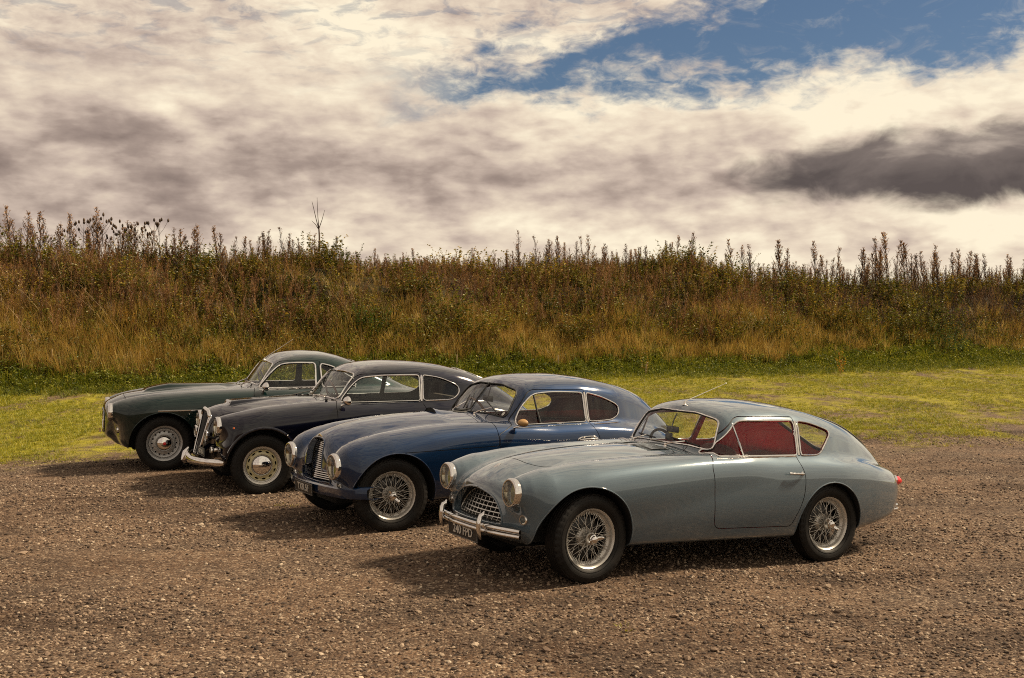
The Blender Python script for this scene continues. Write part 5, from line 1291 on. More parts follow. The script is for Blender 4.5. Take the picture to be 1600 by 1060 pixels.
def ground_fn(t, b):
    g = t.add('ShaderNodeNewGeometry').outputs['Position']
    sp = t.add('ShaderNodeSeparateXYZ'); t.link(g, sp.inputs[0]); x, y, z = sp.outputs
    q = t.math('ADD', t.math('MULTIPLY', t.math('SUBTRACT', x, float(B0[0])), float(BN[0])), t.math('MULTIPLY', t.math('SUBTRACT', y, float(B0[1])), float(BN[1])))
    n1 = t.noise(g, 0.9, 6, 0.6); n2 = t.noise(g, 4.5, 6, 0.62); n3 = t.noise(g, 38, 5, 0.65); n4 = t.noise(g, 150, 3, 0.6)
    v = t.voro(g, 46, 'F1', 'Color')
    vs_ = t.add('ShaderNodeSeparateColor'); t.link(v, vs_.inputs[0])
    soil = t.ramp(n2, [(0.25, (0.050, 0.029, 0.018)), (0.5, (0.110, 0.065, 0.038)), (0.75, (0.195, 0.125, 0.076))])
    soil = t.mix(t.math('MULTIPLY', t.maprange(n1, 0.42, 0.62), 0.72), soil, (0.046, 0.033, 0.025))
    grit = t.ramp(vs_.outputs[0], [(0.0, (0.026, 0.020, 0.017)), (0.35, (0.095, 0.064, 0.043)), (0.7, (0.175, 0.122, 0.083)), (1.0, (0.35, 0.27, 0.19))])
    col = t.mix(t.maprange(n3, 0.38, 0.62), soil, grit)
    col = t.mix(damp(t, g), col, (0.42, 0.38, 0.36), 'MULTIPLY')
    # thin grass takes over towards the bank
    edge = t.math('ADD', q, t.math('ADD', t.math('MULTIPLY', t.math('SUBTRACT', n1, 0.5), 5.0), t.math('MULTIPLY', t.math('SUBTRACT', n2, 0.5), 3.0)))
    gl_ = t.math('SUBTRACT', y, t.math('MULTIPLY_ADD', x, 0.165, 16.45))
    edge = t.math('ADD', gl_, t.math('ADD', t.math('MULTIPLY', t.math('SUBTRACT', n1, 0.5), 4.0), t.math('MULTIPLY', t.math('SUBTRACT', n2, 0.5), 2.5)))
    gr = t.maprange(edge, -0.9, 1.3)
    gcol = t.ramp(t.math('ADD', t.math('MULTIPLY', n3, 0.5), t.math('MULTIPLY', n2, 0.5)), [(0.3, (0.075, 0.060, 0.018)), (0.46, (0.16, 0.14, 0.014)), (0.60, (0.30, 0.265, 0.020)), (0.78, (0.36, 0.30, 0.05))])
    mp = t.add('ShaderNodeMapping'); mp.inputs['Scale'].default_value = (1.1, 0.36, 1.0); t.link(g, mp.inputs[0])
    n5 = t.noise(mp.outputs[0], 1.1, 6, 0.6)
    wear = t.math('ADD', n5, t.math('MULTIPLY', t.math('MULTIPLY', t.maprange(x, 1.0, 9.0), t.maprange(y, 27.0, 19.0)), -0.10))
    col = t.mix(t.math('MULTIPLY', gr, t.math('MULTIPLY', t.maprange(n2, 0.26, 0.46), t.maprange(wear, 0.36, 0.56))), col, gcol)
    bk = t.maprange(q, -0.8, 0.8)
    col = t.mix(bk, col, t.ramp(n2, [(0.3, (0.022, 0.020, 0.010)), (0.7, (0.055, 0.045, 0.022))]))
    t.link(col, b.inputs['Base Color'])
    h = t.math('ADD', t.math('MULTIPLY', n3, 0.6), t.math('ADD', t.math('MULTIPLY', n4, 0.3), t.math('MULTIPLY', t.voro(g, 46), -0.8)))
    bump(t, b, h, 0.9, 0.02)
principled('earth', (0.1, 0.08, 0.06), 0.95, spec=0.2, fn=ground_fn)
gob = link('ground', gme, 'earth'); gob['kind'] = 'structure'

# ------------------------------------------------------------------ scattering (stuff only)
def leafmat(name, stops, trans=0.35, rough=0.7, spec=0.2, var=0.5):
    m = bpy.data.materials.new(name); m.use_nodes = True; t = NT(m.node_tree); t.n.clear()
    oi = t.add('ShaderNodeObjectInfo').outputs['Random']
    g = t.add('ShaderNodeNewGeometry'); ri = g.outputs['Random Per Island']
    f = t.math('ADD', t.math('MULTIPLY', oi, var), t.math('MULTIPLY', ri, 1 - var))
    c = t.ramp(f, stops)
    d = t.add('ShaderNodeBsdfDiffuse'); t.link(c, d.inputs[0])
    tr = t.add('ShaderNodeBsdfTranslucent'); t.link(t.mix(1.0, c, (1.0, 0.95, 0.7), 'MULTIPLY'), tr.inputs[0])
    mx = t.add('ShaderNodeMixShader'); mx.inputs[0].default_value = trans; t.link(d.outputs[0], mx.inputs[1]); t.link(tr.outputs[0], mx.inputs[2])
    gl = t.add('ShaderNodeBsdfGlossy'); gl.inputs['Roughness'].default_value = 0.45
    m2 = t.add('ShaderNodeMixShader'); m2.inputs[0].default_value = spec * 0.12; t.link(mx.outputs[0], m2.inputs[1]); t.link(gl.outputs[0], m2.inputs[2])
    o = t.add('ShaderNodeOutputMaterial'); t.link(m2.outputs[0], o.inputs[0]); MATS[name] = m
leafmat('lush_grass', [(0.0, (0.040, 0.058, 0.008)), (0.4, (0.095, 0.125, 0.014)), (0.75, (0.22, 0.225, 0.024)), (1.0, (0.42, 0.37, 0.06))], 0.4)
leafmat('turf', [(0.0, (0.070, 0.095, 0.010)), (0.35, (0.17, 0.185, 0.014)), (0.75, (0.38, 0.34, 0.024)), (1.0, (0.52, 0.42, 0.08))], 0.35)
leafmat('dry_grass', [(0.0, (0.17, 0.095, 0.024)), (0.4, (0.35, 0.220, 0.058)), (0.75, (0.54, 0.385, 0.12)), (1.0, (0.74, 0.60, 0.28))], 0.35)
leafmat('dead_stem', [(0.0, (0.070, 0.036, 0.016)), (0.4, (0.20, 0.098, 0.038)), (0.75, (0.39, 0.205, 0.085)), (1.0, (0.62, 0.44, 0.25))], 0.3)
leafmat('dark_stem', [(0.0, (0.028, 0.019, 0.014)), (0.6, (0.066, 0.043, 0.030)), (1.0, (0.125, 0.084, 0.056))], 0.1)
leafmat('olive_leaf', [(0.0, (0.028, 0.036, 0.007)), (0.4, (0.075, 0.082, 0.012)), (0.75, (0.165, 0.150, 0.022)), (1.0, (0.36, 0.27, 0.05))], 0.35)
leafmat('yellow_leaf', [(0.0, (0.16, 0.10, 0.012)), (0.5, (0.28, 0.19, 0.02)), (1.0, (0.38, 0.27, 0.04))], 0.4)
leafmat('bright_leaf', [(0.0, (0.025, 0.060, 0.010)), (0.5, (0.055, 0.12, 0.016)), (1.0, (0.10, 0.18, 0.03))], 0.4)
leafmat('pale_leaf', [(0.0, (0.030, 0.060, 0.016)), (0.6, (0.06, 0.11, 0.028)), (1.0, (0.22, 0.26, 0.12))], 0.35)
leafmat('seed_fluff', [(0.0, (0.28, 0.24, 0.14)), (1.0, (0.55, 0.50, 0.36))], 0.3)
leafmat('pale_straw', [(0.0, (0.25, 0.18, 0.09)), (1.0, (0.45, 0.34, 0.19))], 0.1)
leafmat('orange_leaf', [(0.0, (0.30, 0.13, 0.015)), (1.0, (0.48, 0.25, 0.03))], 0.4)

class Leaves:                                     # quads / blades / stems as bare arrays
    def __init__(s): s.V = []; s.F = []; s.n = 0; s.mi = []
    def quad(s, p, d, n_, L, Wd, m=0, curl=0.0):
        d = np.asarray(d, float); d /= np.linalg.norm(d) + 1e-9; sd_ = np.cross(d, n_); sd_ /= np.linalg.norm(sd_) + 1e-9
        up = np.cross(sd_, d); p = np.asarray(p, float)
        s.V += [p, p + d * L * .45 + sd_ * Wd / 2 + up * curl, p + d * L - up * curl, p + d * L * .45 - sd_ * Wd / 2 + up * curl]
        s.F.append((s.n, s.n + 1, s.n + 2, s.n + 3)); s.mi.append(m); s.n += 4
    def blade(s, p, d, L, Wd, bend, m=0, seg=3):
        p = np.asarray(p, float); d = np.asarray(d, float); d /= np.linalg.norm(d)
        h = np.array([d[0], d[1], 0]); hn = np.linalg.norm(h); h = h / hn if hn > 1e-6 else np.array([1.0, 0, 0])
        sd_ = np.array([-h[1], h[0], 0]); P = p.copy(); dd = d.copy(); st = L / seg
        for i in range(seg + 1):
            w_ = Wd * (1 - (i / seg) ** 1.5) / 2 + 0.0004
            s.V += [P - sd_ * w_, P + sd_ * w_]
            P = P + dd * st; dd = dd + (h * 0.7 - np.array([0, 0, 1.0])) * bend / seg; dd /= np.linalg.norm(dd)
        for i in range(seg): s.F.append((s.n + 2 * i, s.n + 2 * i + 1, s.n + 2 * i + 3, s.n + 2 * i + 2)); s.mi.append(m)
        s.n += 2 * seg + 2
    def stem(s, P, r0, r1, m=0):
        P = np.asarray(P, float); n = len(P)
        for i in range(n):
            r = r0 + (r1 - r0) * i / (n - 1)
            for a in (0, 2.094, 4.189): s.V.append(P[i] + np.array([r * math.cos(a), r * math.sin(a), 0]))
        for i in range(n - 1):
            for k in range(3): s.F.append((s.n + 3 * i + k, s.n + 3 * i + (k + 1) % 3, s.n + 3 * i + 3 + (k + 1) % 3, s.n + 3 * i + 3 + k)); s.mi.append(m)
        s.n += 3 * n
    def mesh(s, name): return npmesh(name, np.array(s.V), np.array(s.F), False, None, s.mi)
def rdir(r, up=0.3):
    a = r.uniform(0, 6.283); z = r.uniform(-0.3, 1) if up is None else up + r.uniform(-.25, .25)
    return np.array([math.cos(a), math.sin(a), z])
def src(name, me, mats):
    o = bpy.data.objects.new(name, me)
    for m in mats: me.materials.append(M[m])
    return o
def g_tuft(seed, n, h, wd, spread, bend, mat, rad=0.12):
    r = np.random.default_rng(seed); L = Leaves()
    for i in range(n):
        a = r.uniform(0, 6.283); q = rad * math.sqrt(r.uniform()); d = np.array([math.cos(a) * spread * r.uniform(.2, 1.2), math.sin(a) * spread * r.uniform(.2, 1.2), 1.0])
        L.blade((q * math.cos(a), q * math.sin(a), -0.01), d, h * r.uniform(.5, 1.15), wd, bend * r.uniform(.5, 1.5))
    return src('grass_tuft', L.mesh('grass_tuft'), [mat])
def leafy(seed, h, nst, nl, ls, mats, leafw=0.6, rad=0.15, lean=0.2, stem=True):
    r = np.random.default_rng(seed); L = Leaves()
    for i in range(nst):
        a = r.uniform(0, 6.283); ln = lean * r.uniform(.2, 1.3); hh = h * r.uniform(.55, 1.1)
        b = np.array([rad * r.uniform(-1, 1), rad * r.uniform(-1, 1), -.03]); tip = b + np.array([math.cos(a) * ln * hh, math.sin(a) * ln * hh, hh])
        mid = (b + tip) / 2 + np.array([0, 0, hh * .06])
        L.stem([b, mid, tip], 0.004, 0.0015, 0)
        for k in range(nl):
            t = r.uniform(.15, 1.0) ** .8; p = b * (1 - t) + tip * t
            L.quad(p, rdir(r, .25), rdir(r, 1.0), ls * r.uniform(.5, 1.3) * (1.15 - .5 * t), ls * leafw * r.uniform(.6, 1.2), 1 if len(mats) < 3 or r.uniform() < .8 else 2, ls * .08)
    return src('weed', L.mesh('weed'), mats)
def stalk_mesh(seed, h, dens=1.0, plume=True, lean=0.08, fat=1.0):
    """A dead, branching mugwort-like stalk: stem, ascending side shoots, crumbs of old flower heads."""
    r = np.random.default_rng(seed); L = Leaves()
    a = r.uniform(0, 6.283); ln = lean * r.uniform(.3, 1.4)
    top = np.array([math.cos(a) * ln * h, math.sin(a) * ln * h, h]); b = np.array([0, 0, -.05])
    P = [b + (top - b) * t + np.array([math.sin(t * 5 + seed) * .01, math.cos(t * 4 + seed) * .01, 0]) for t in np.linspace(0, 1, 6)]
    L.stem(P, 0.006 * fat, 0.0022 * fat, 0)
    nb = int(26 * dens)
    for k in range(nb):
        t = r.uniform(.30, .99); p = b + (top - b) * t; q = r.uniform(0, 6.283)
        ln_ = h * (0.33 * (1.05 - t) + 0.03) * r.uniform(.6, 1.3); el_ = r.uniform(1.1, 2.3)
        d = np.array([math.cos(q), math.sin(q), el_]); d /= np.linalg.norm(d); e = p + d * ln_ + np.array([0, 0, ln_ * .12])
        L.stem([p, (p + e) / 2 - np.array([0, 0, ln_ * .03]), e], 0.003 * fat, 0.0014 * fat, 0)
        if plume:
            for c in range(int(r.integers(4, 8))):
                tt = r.uniform(.2, 1.0); L.quad(p + (e - p) * tt, rdir(r, .6), rdir(r, 1), 0.023 * fat * r.uniform(.5, 1.4), 0.011 * fat * r.uniform(.6, 1.3), 1)
    return L.mesh('weed_stalk')
def scatter(name, srcs, X, Y, Z, rotz, scl, idx, tilt=None, parent=None, label=None):
    """One object of kind 'stuff' whose points carry rotation, scale and which-variant attributes."""
    n = len(X); me = bpy.data.meshes.new(name); me.vertices.add(n); me.vertices.foreach_set('co', np.stack([X, Y, Z], 1).astype(np.float32).ravel())
    rot = np.zeros((n, 3), np.float32); rot[:, 2] = rotz
    if tilt is not None: rot[:, 0] = tilt[0]; rot[:, 1] = tilt[1]
    scl = np.asarray(scl, np.float32); scl = np.repeat(scl[:, None], 3, 1) if scl.ndim == 1 else scl
    for nm, ty, key, arr in (('rot', 'FLOAT_VECTOR', 'vector', rot.ravel()), ('scl', 'FLOAT_VECTOR', 'vector', scl.ravel()), ('idx', 'INT', 'value', np.asarray(idx, np.int32))):
        at = me.attributes.new(nm, ty, 'POINT'); at.data.foreach_set(key, arr)
    ob = bpy.data.objects.new(name, me); COL.objects.link(ob); ob['kind'] = 'stuff'
    c = bpy.data.collections.new(name + '_sources')
    for k, s_ in enumerate(srcs): s_.name = '%s_kind_%02d' % (name, k); c.objects.link(s_)
    gt = bpy.data.node_groups.new(name, 'GeometryNodeTree')
    gt.interface.new_socket('Geometry', in_out='INPUT', socket_type='NodeSocketGeometry'); gt.interface.new_socket('Geometry', in_out='OUTPUT', socket_type='NodeSocketGeometry')
    N = gt.nodes; gi = N.new('NodeGroupInput'); go = N.new('NodeGroupOutput'); ip = N.new('GeometryNodeInstanceOnPoints'); ci = N.new('GeometryNodeCollectionInfo')
    ci.inputs['Collection'].default_value = c; ci.inputs['Separate Children'].default_value = True; ci.inputs['Reset Children'].default_value = True
    def attr(nm, ty):
        a = N.new('GeometryNodeInputNamedAttribute'); a.data_type = ty; a.inputs['Name'].default_value = nm; return a.outputs['Attribute']
    gt.links.new(gi.outputs[0], ip.inputs['Points']); gt.links.new(ci.outputs[0], ip.inputs['Instance']); ip.inputs['Pick Instance'].default_value = True
    gt.links.new(attr('idx', 'INT'), ip.inputs['Instance Index'])
    e2r = N.new('FunctionNodeEulerToRotation'); gt.links.new(attr('rot', 'FLOAT_VECTOR'), e2r.inputs[0]); gt.links.new(e2r.outputs[0], ip.inputs['Rotation'])
    gt.links.new(attr('scl', 'FLOAT_VECTOR'), ip.inputs['Scale']); gt.links.new(ip.outputs[0], go.inputs[0])
    md = ob.modifiers.new('scatter', 'NODES'); md.node_group = gt
    return ob
def infront(X, Y, m=1.5):                         # keep what the photograph could plausibly see, with a margin for a step aside
    return (np.abs(X) < Y * 0.4444 + m) & (Y > 4.5)

# gravel: stones lying on the earth
def stone(seed):
    r = np.random.default_rng(seed); bm = bmesh.new(); bmesh.ops.create_icosphere(bm, subdivisions=1, radius=0.5)
    sc_ = r.uniform(.7, 1.25, 3); sc_[2] *= .62
    for v in bm.verts: v.co = Vector([v.co[i] * sc_[i] * r.uniform(.78, 1.18) for i in range(3)])
    me = bpy.data.meshes.new('stone'); bm.to_mesh(me); bm.free()
    return src('stone', me, ['stone'])
def stone_fn(t, b):
    oi = t.add('ShaderNodeObjectInfo').outputs['Random']
    g = t.add('ShaderNodeNewGeometry').outputs['Position']
    c = t.ramp(oi, [(0.0, (0.024, 0.018, 0.014)), (0.24, (0.072, 0.049, 0.036)), (0.52, (0.165, 0.112, 0.078)), (0.80, (0.30, 0.215, 0.148)), (0.94, (0.44, 0.34, 0.24)), (1.0, (0.56, 0.47, 0.36))])
    c = t.mix(t.math('MULTIPLY', t.noise(g, 90, 3), 0.6), c, (0.075, 0.053, 0.038))
    t.link(t.mix(t.math('MULTIPLY', damp(t, g), 0.8), c, (0.50, 0.46, 0.43), 'MULTIPLY'), b.inputs['Base Color'])
principled('stone', (0.2, 0.16, 0.12), 0.85, spec=0.3, fn=stone_fn)
def ring_sample(n, y0, y1, m):
    Y = np.sqrt(rng.uniform(y0 * y0, y1 * y1, n)); X = rng.uniform(-1, 1, n) * (Y * 0.4444 + m); return X, Y
stones = [stone(k) for k in range(9)]
Xs, Ys, Ss = [], [], []
for n, y0, y1, smin_, smax_ in ((36000, 5.2, 9.0, .010, .036), (30000, 9.0, 13.0, .012, .036), (26000, 13.0, 20.0, .014, .034), (420, 5.2, 14, .03, .062)):
    n = int(n * 1.25); X, Y = ring_sample(n, y0, y1, 2.4); S = smin_ + (smax_ - smin_) * rng.uniform(0, 1, n) ** 2.5
    Xs.append(X); Ys.append(Y); Ss.append(S)
X, Y, S = map(np.concatenate, (Xs, Ys, Ss))
t_, q_ = tq(X, Y); bare = 1.2 * vn(X * .9, Y * 1.9, 9) + 0.6 * vn(X * 3.1, Y * 4.3, 10)
keep = (Y < 17.2 + .165 * X + .9 * vn(X, Y, 3)) & (rng.uniform(0, 1, len(X)) < np.clip(0.72 + 0.6 * bare, .10, 1))
X, Y, S = X[keep], Y[keep], S[keep]
gravel = scatter('gravel', stones, X, Y, gz(X, Y) + S * 0.10, rng.uniform(0, 6.28, len(X)), S, rng.integers(0, 9, len(X)), (rng.normal(0, .25, len(X)), rng.normal(0, .25, len(X))))

# turf: short worn grass between gravel and bank
tufts = [g_tuft(100 + k, 18, .065, .0055, .8, .7, 'turf', .065) for k in range(5)] + [g_tuft(110 + k, 18, .115, .006, .7, .7, 'turf', .08) for k in range(3)]
Y = 14 + 27 * rng.uniform(0, 1, 150000) ** 1.25; X = rng.uniform(-1, 1, 150000) * (Y * .4444 + 5.0); t_, q_ = tq(X, Y)
ed = Y - 16.45 - .165 * X + 1.0 * vn(X * .9, Y * .9, 6) + .6 * vn(X * 2.3, Y * 2.9, 7); worn = vn(X * 1.2, Y * .45, 8) + .8 * vn(X * 2.9, Y * 1.1, 11) + .25 - .9 * sstep(1, 9, X) * sstep(27, 19, Y)
pk = sstep(-1.2, 1.6, ed) * np.clip(.52 + .75 * worn, .02, 1) * (1 - sstep(.3, 1.5, q_))
keep = rng.uniform(0, 1, len(X)) < pk; X, Y = X[keep], Y[keep]; t_, q_ = tq(X, Y)
S = rng.uniform(.6, 1.25, len(X)) * (0.75 + 0.5 * sstep(-4, 0, q_))
turf = scatter('turf', tufts, X, Y, gz(X, Y), rng.uniform(0, 6.28, len(X)), S, rng.integers(0, 8, len(X)))

# the bank: lush grass at its foot, straw-coloured grass, then dead herbs and bramble up to the crest
def band_pts(n, q0, q1, t0=-26, t1=56):
    n = int(n * 1.46); t = rng.uniform(t0, t1, n); q = rng.uniform(q0, q1, n); X, Y = xy(t, q); k = infront(X, Y, 9.0); return X[k], Y[k], t[k], q[k]
patch = lambda t, q, s: vn(t * .55, q * .8, s) + .6 * vn(t * 1.5, q * 1.7, s + 1)
lush = [g_tuft(200 + k, 26, .26, .011, .8, .9, 'lush_grass', .16) for k in range(5)] + [leafy(210 + k, .26, 5, 9, .07, ['olive_leaf', 'lush_grass'], .5, .16, .5) for k in range(3)]
X, Y, t_, q_ = band_pts(26000, -1.6, 3.0)
pk = sstep(-1.5, -.3, q_ + .4 * patch(t_, q_, 22)) * (1 - sstep(1.2, 2.7, q_ + 1.1 * patch(t_, q_, 21)))
k = rng.uniform(0, 1, len(X)) < pk * .85; X, Y, q_ = X[k], Y[k], q_[k]
scatter('lush_grass', lush, X, Y, gz(X, Y), rng.uniform(0, 6.28, len(X)), rng.uniform(.6, 1.45, len(X)) * (.5 + .6 * sstep(-1.2, .8, q_)), rng.integers(0, 8, len(X)))
dry = [g_tuft(300 + k, 34, .62, .007, .42, .55, 'dry_grass', .16) for k in range(6)]
X, Y, t_, q_ = band_pts(17000, .5, 5.2)
pk = sstep(.6, 1.5, q_ + .5 * patch(t_, q_, 24)) * (1 - .90 * sstep(1.7, 3.4, q_ + 1.7 * patch(t_, q_, 23))) * np.interp(t_, [-12, 4, 10, 14, 18, 25, 29, 44], [1, 1, .75, .6, .95, .95, .35, .25])
k = rng.uniform(0, 1, len(X)) < pk; X, Y = X[k], Y[k]
scatter('dry_grass', dry, X, Y, gz(X, Y), rng.uniform(0, 6.28, len(X)), rng.uniform(.55, 1.25, len(X)), rng.integers(0, 6, len(X)), (rng.normal(0, .12, len(X)), rng.normal(-.05, .15, len(X))))
ol = [leafy(400 + k, .55, 7, 22, .060, ['dead_stem', 'olive_leaf', 'yellow_leaf'], .62, .22, .45) for k in range(6)] + [leafy(410 + k, .40, 8, 26, .075, ['dead_stem', 'olive_leaf'], .7, .26, .6) for k in range(3)]
X, Y, t_, q_ = band_pts(8000, 1.0, 7.5)
pk = sstep(1.0, 2.0, q_) * np.clip(.45 + .55 * patch(t_, q_, 25), .08, 1)
k = rng.uniform(0, 1, len(X)) < pk; X, Y = X[k], Y[k]
scatter('bramble_and_weeds', ol, X, Y, gz(X, Y), rng.uniform(0, 6.28, len(X)), rng.uniform(.6, 1.35, len(X)), rng.integers(0, 9, len(X)))
hb = [src('dead_herb', stalk_mesh(500 + k, 1.0, 1.0, True, .16), ['dead_stem', 'dead_stem']) for k in range(7)] + [src('dead_herb', stalk_mesh(520 + k, .9, .8, True, .2), ['dark_stem', 'dead_stem']) for k in range(3)] + [src('dead_herb', stalk_mesh(530 + k, .95, 1.0, True, .2), ['dark_stem', 'dark_stem']) for k in range(2)]
X, Y, t_, q_ = band_pts(17500, 1.4, 8.2)
pk = sstep(1.4, 2.6, q_ + .6 * patch(t_, q_, 29)) * np.clip(.75 + .5 * patch(t_, q_, 27), .15, 1)
k = rng.uniform(0, 1, len(X)) < pk; X, Y, q_ = X[k], Y[k], q_[k]
scatter('dead_herbs', hb, X, Y, gz(X, Y), rng.uniform(0, 6.28, len(X)), rng.uniform(.5, 1.0, len(X)) * (1 - .30 * sstep(3.8, 5.2, q_)), np.where(t_[k] > 28 + rng.normal(0, 1.5, len(X)), rng.integers(7, 12, len(X)), rng.integers(0, 10, len(X))), (rng.normal(0, .14, len(X)), rng.normal(0, .14, len(X))))  # right end draws darker stems: dense dark herbs, with cloud shadow put into colour

X, Y, t_, q_ = band_pts(1500, 5.2, 8.0)
scatter('dead_herbs_on_crest', [src('dead_herb', stalk_mesh(560 + k, 1.0, 1.5, True, .15, 1.2), ['dark_stem', 'dead_stem']) for k in range(6)], X, Y, gz(X, Y) - .02, rng.uniform(0, 6.28, len(X)), rng.uniform(.35, .85, len(X)) * np.interp(t_, [-12, 4, 9, 18, 24, 28, 44], [1.15, 1.1, .8, 1.15, .9, 1.5, 1.6]), rng.integers(0, 6, len(X)))

big = [leafy(430 + k, .75, 22, 30, .075, ['dead_stem', 'olive_leaf', 'lush_grass' if k % 2 else 'yellow_leaf'], .65, .42, .7) for k in range(5)]
X, Y, t_, q_ = band_pts(520, 1.4, 7.0)
kk = rng.uniform(0, 1, len(X)) < np.clip(.5 + .6 * patch(t_, q_, 33), .1, 1); X, Y = X[kk], Y[kk]
scatter('bramble_clumps', big, X, Y, gz(X, Y), rng.uniform(0, 6.28, len(X)), rng.uniform(.7, 1.5, len(X)), rng.integers(0, 5, len(X)))
grey_coupe(); blue_coupe(); navy_coupe(); green_coupe()
# ------------------------------------------------------------------ plants and bits one can point to
def ray_hit(px, py):                              # where the line of sight through a photo pixel meets the land
    d = np.array([(px - 800) / FPX, 1.0, -(py - HOR) / FPX]); s_ = np.linspace(5, 80, 6000)
    X, Y, Z = d[0] * s_, s_, CAM_H + d[2] * s_; h_ = gz(X, Y) > Z
    if not h_.any(): return crest(px, 4.6)
    i = np.argmax(h_)
    return float(X[i]), float(Y[i]), float(gz(X[i:i + 1], Y[i:i + 1])[0])
def crest(px, q): # the point of the bank at distance q up from its foot, in the direction of a photo column
    a = (px - 800) / FPX; bx, by = B0 + BN * q; t = (a * by - bx) / (BU[0] - a * BU[1]); x, y = bx + BU[0] * t, by + BU[1] * t
    return x, y, float(gz(np.array([x]), np.array([y]))[0])
def plant(name, me, mats, loc, label, cat, group=None, sc_=1.0, rz=0.0):
    if not me.materials:
        for m in mats: me.materials.append(M[m])
    o = bpy.data.objects.new(name, me); COL.objects.link(o); o.location = loc; o.scale = (sc_,) * 3; o.rotation_euler = (0, 0, rz); tag(o, label, cat, group)
    return o
# the row of dead stalks that stands up against the sky
SK = [stalk_mesh(700 + k, 1.0, 2.0, True, .12, 1.35) for k in range(9)] + [stalk_mesh(720 + k, 1.0, 1.2, True, .18, 1.2) for k in range(4)]
tips = [(0, 335, 1.55), (60, 325, 1.6), (170, 338, 1.5), (250, 350, 1.35), (330, 352, 1.3), (420, 356, 1.25), (500, 372, .95), (600, 378, .85), (680, 368, .95), (740, 378, .95), (800, 372, 1.4), (900, 372, 1.35), (970, 366, 1.4), (1040, 378, 1.2), (1100, 384, 1.4), (1160, 392, 1.6), (1250, 392, 1.8), (1340, 388, 1.95), (1400, 384, 2.1), (1470, 390, 2.0), (1540, 398, 1.85), (1600, 402, 1.7)]
tx = [a for a, b, c in tips]; th_ = [c for a, b, c in tips]
for i in range(318):
    if i % 4 == 0: clump = -30 + 1660 * (i + 4 * random.random()) / 318
    px = clump + random.gauss(0, 11)
    dens = 0.55 if 500 < px < 760 else (0.75 if 990 < px < 1180 else 1.0)
    if random.random() > dens: continue
    x, y, z = crest(px, random.uniform(4.7, 6.6)); hgt = float(np.interp(px, tx, th_)) * random.uniform(.55, 1.14)
    dk_ = px > 1150 and random.random() < .7
    me = SK[random.randrange(len(SK))]
    if not me.materials: me.materials.append(M['dark_stem']); me.materials.append(M['dead_stem'])
    plant('weed_stalk', me, [], (x, y, z - .03), 'dead brown weed stalk standing against the sky along the crest of the bank', 'weed', 'dead weed stalks along the crest of the bank', hgt, random.uniform(0, 6.28))
# teasels
def teasel_mesh(seed, h):
    r = np.random.default_rng(seed); mb = MB(); hd = MB()
    top = np.array([r.uniform(-.1, .1), r.uniform(-.1, .1), h]); st = [np.zeros(3), top * .5 + [r.uniform(-.03, .03), 0, 0], top]
    mb.tube(st, [.007, .005, .003], 5); heads = [top]
    for k in range(5):
        t = r.uniform(.5, .85); a = r.uniform(0, 6.28); p = top * t; e = p + np.array([math.cos(a) * .16, math.sin(a) * .16, h * .22 * r.uniform(.7, 1.2)]); mb.tube([p, (p + e) / 2 + [0, 0, -.02], e], .0028, 4); heads.append(e)
    for p in heads: hd.lathe([(0, -.03), (.014, -.024), (.021, -.005), (.019, .02), (.010, .038), (0, .046)], 9, Matrix.Translation(p.tolist()) @ Matrix.Rotation(R(90), 4, 'X'))
    return mb.mesh('teasel_stem'), hd.mesh('teasel_heads')
TS = [teasel_mesh(40 + k, 1.0) for k in range(4)]
for me in [m for t in TS for m in t]: me.materials.append(M['dark_stem'])
for px in (112, 128, 141, 152, 158, 163, 172, 190, 198, 203, 212, 226, 238, 246):
    x, y, z = crest(px + random.uniform(-3, 3), random.uniform(4.7, 5.8)); a, b = TS[random.randrange(4)]
    o = plant('teasel', a, [], (x, y, z - .03), 'dark teasel with egg-shaped seed heads among the stalks on the bank crest', 'teasel', 'teasels on the bank crest', random.uniform(1.25, 1.6), random.uniform(0, 6.28))
    link('seed_head', b, 'dark_stem', o)
# a bare forked sapling
x, y, z = crest(499, 4.9); mb = MB()
hh = 1.95
mb.tube([(0, 0, -.1), (.0, 0, .5 * hh), (-.015, 0, .62 * hh)], [.030, .024, .020], 8); sap = mb.build('bare_sapling', 'dark_stem', None); sap.location = (x, y, z); tag(sap, 'bare forked sapling sticking up above the bank crest', 'sapling')
for P_ in ([(-.015, 0, .60 * hh), (-.10, .02, .76 * hh), (-.20, .03, .98 * hh), (-.23, .03, 1.04 * hh)], [(-.015, 0, .62 * hh), (-.045, 0, .80 * hh), (-.07, 0, 1.10 * hh)], [(-.01, 0, .62 * hh), (.08, -.03, .74 * hh), (.17, -.05, .90 * hh)], [(-.015, 0, .60 * hh), (-.12, .03, .68 * hh), (-.24, .05, .74 * hh)]):
    mb = MB(); mb.tube(P_, list(np.linspace(.015, .005, len(P_))), 6); mb.build('branch', 'dark_stem', sap)
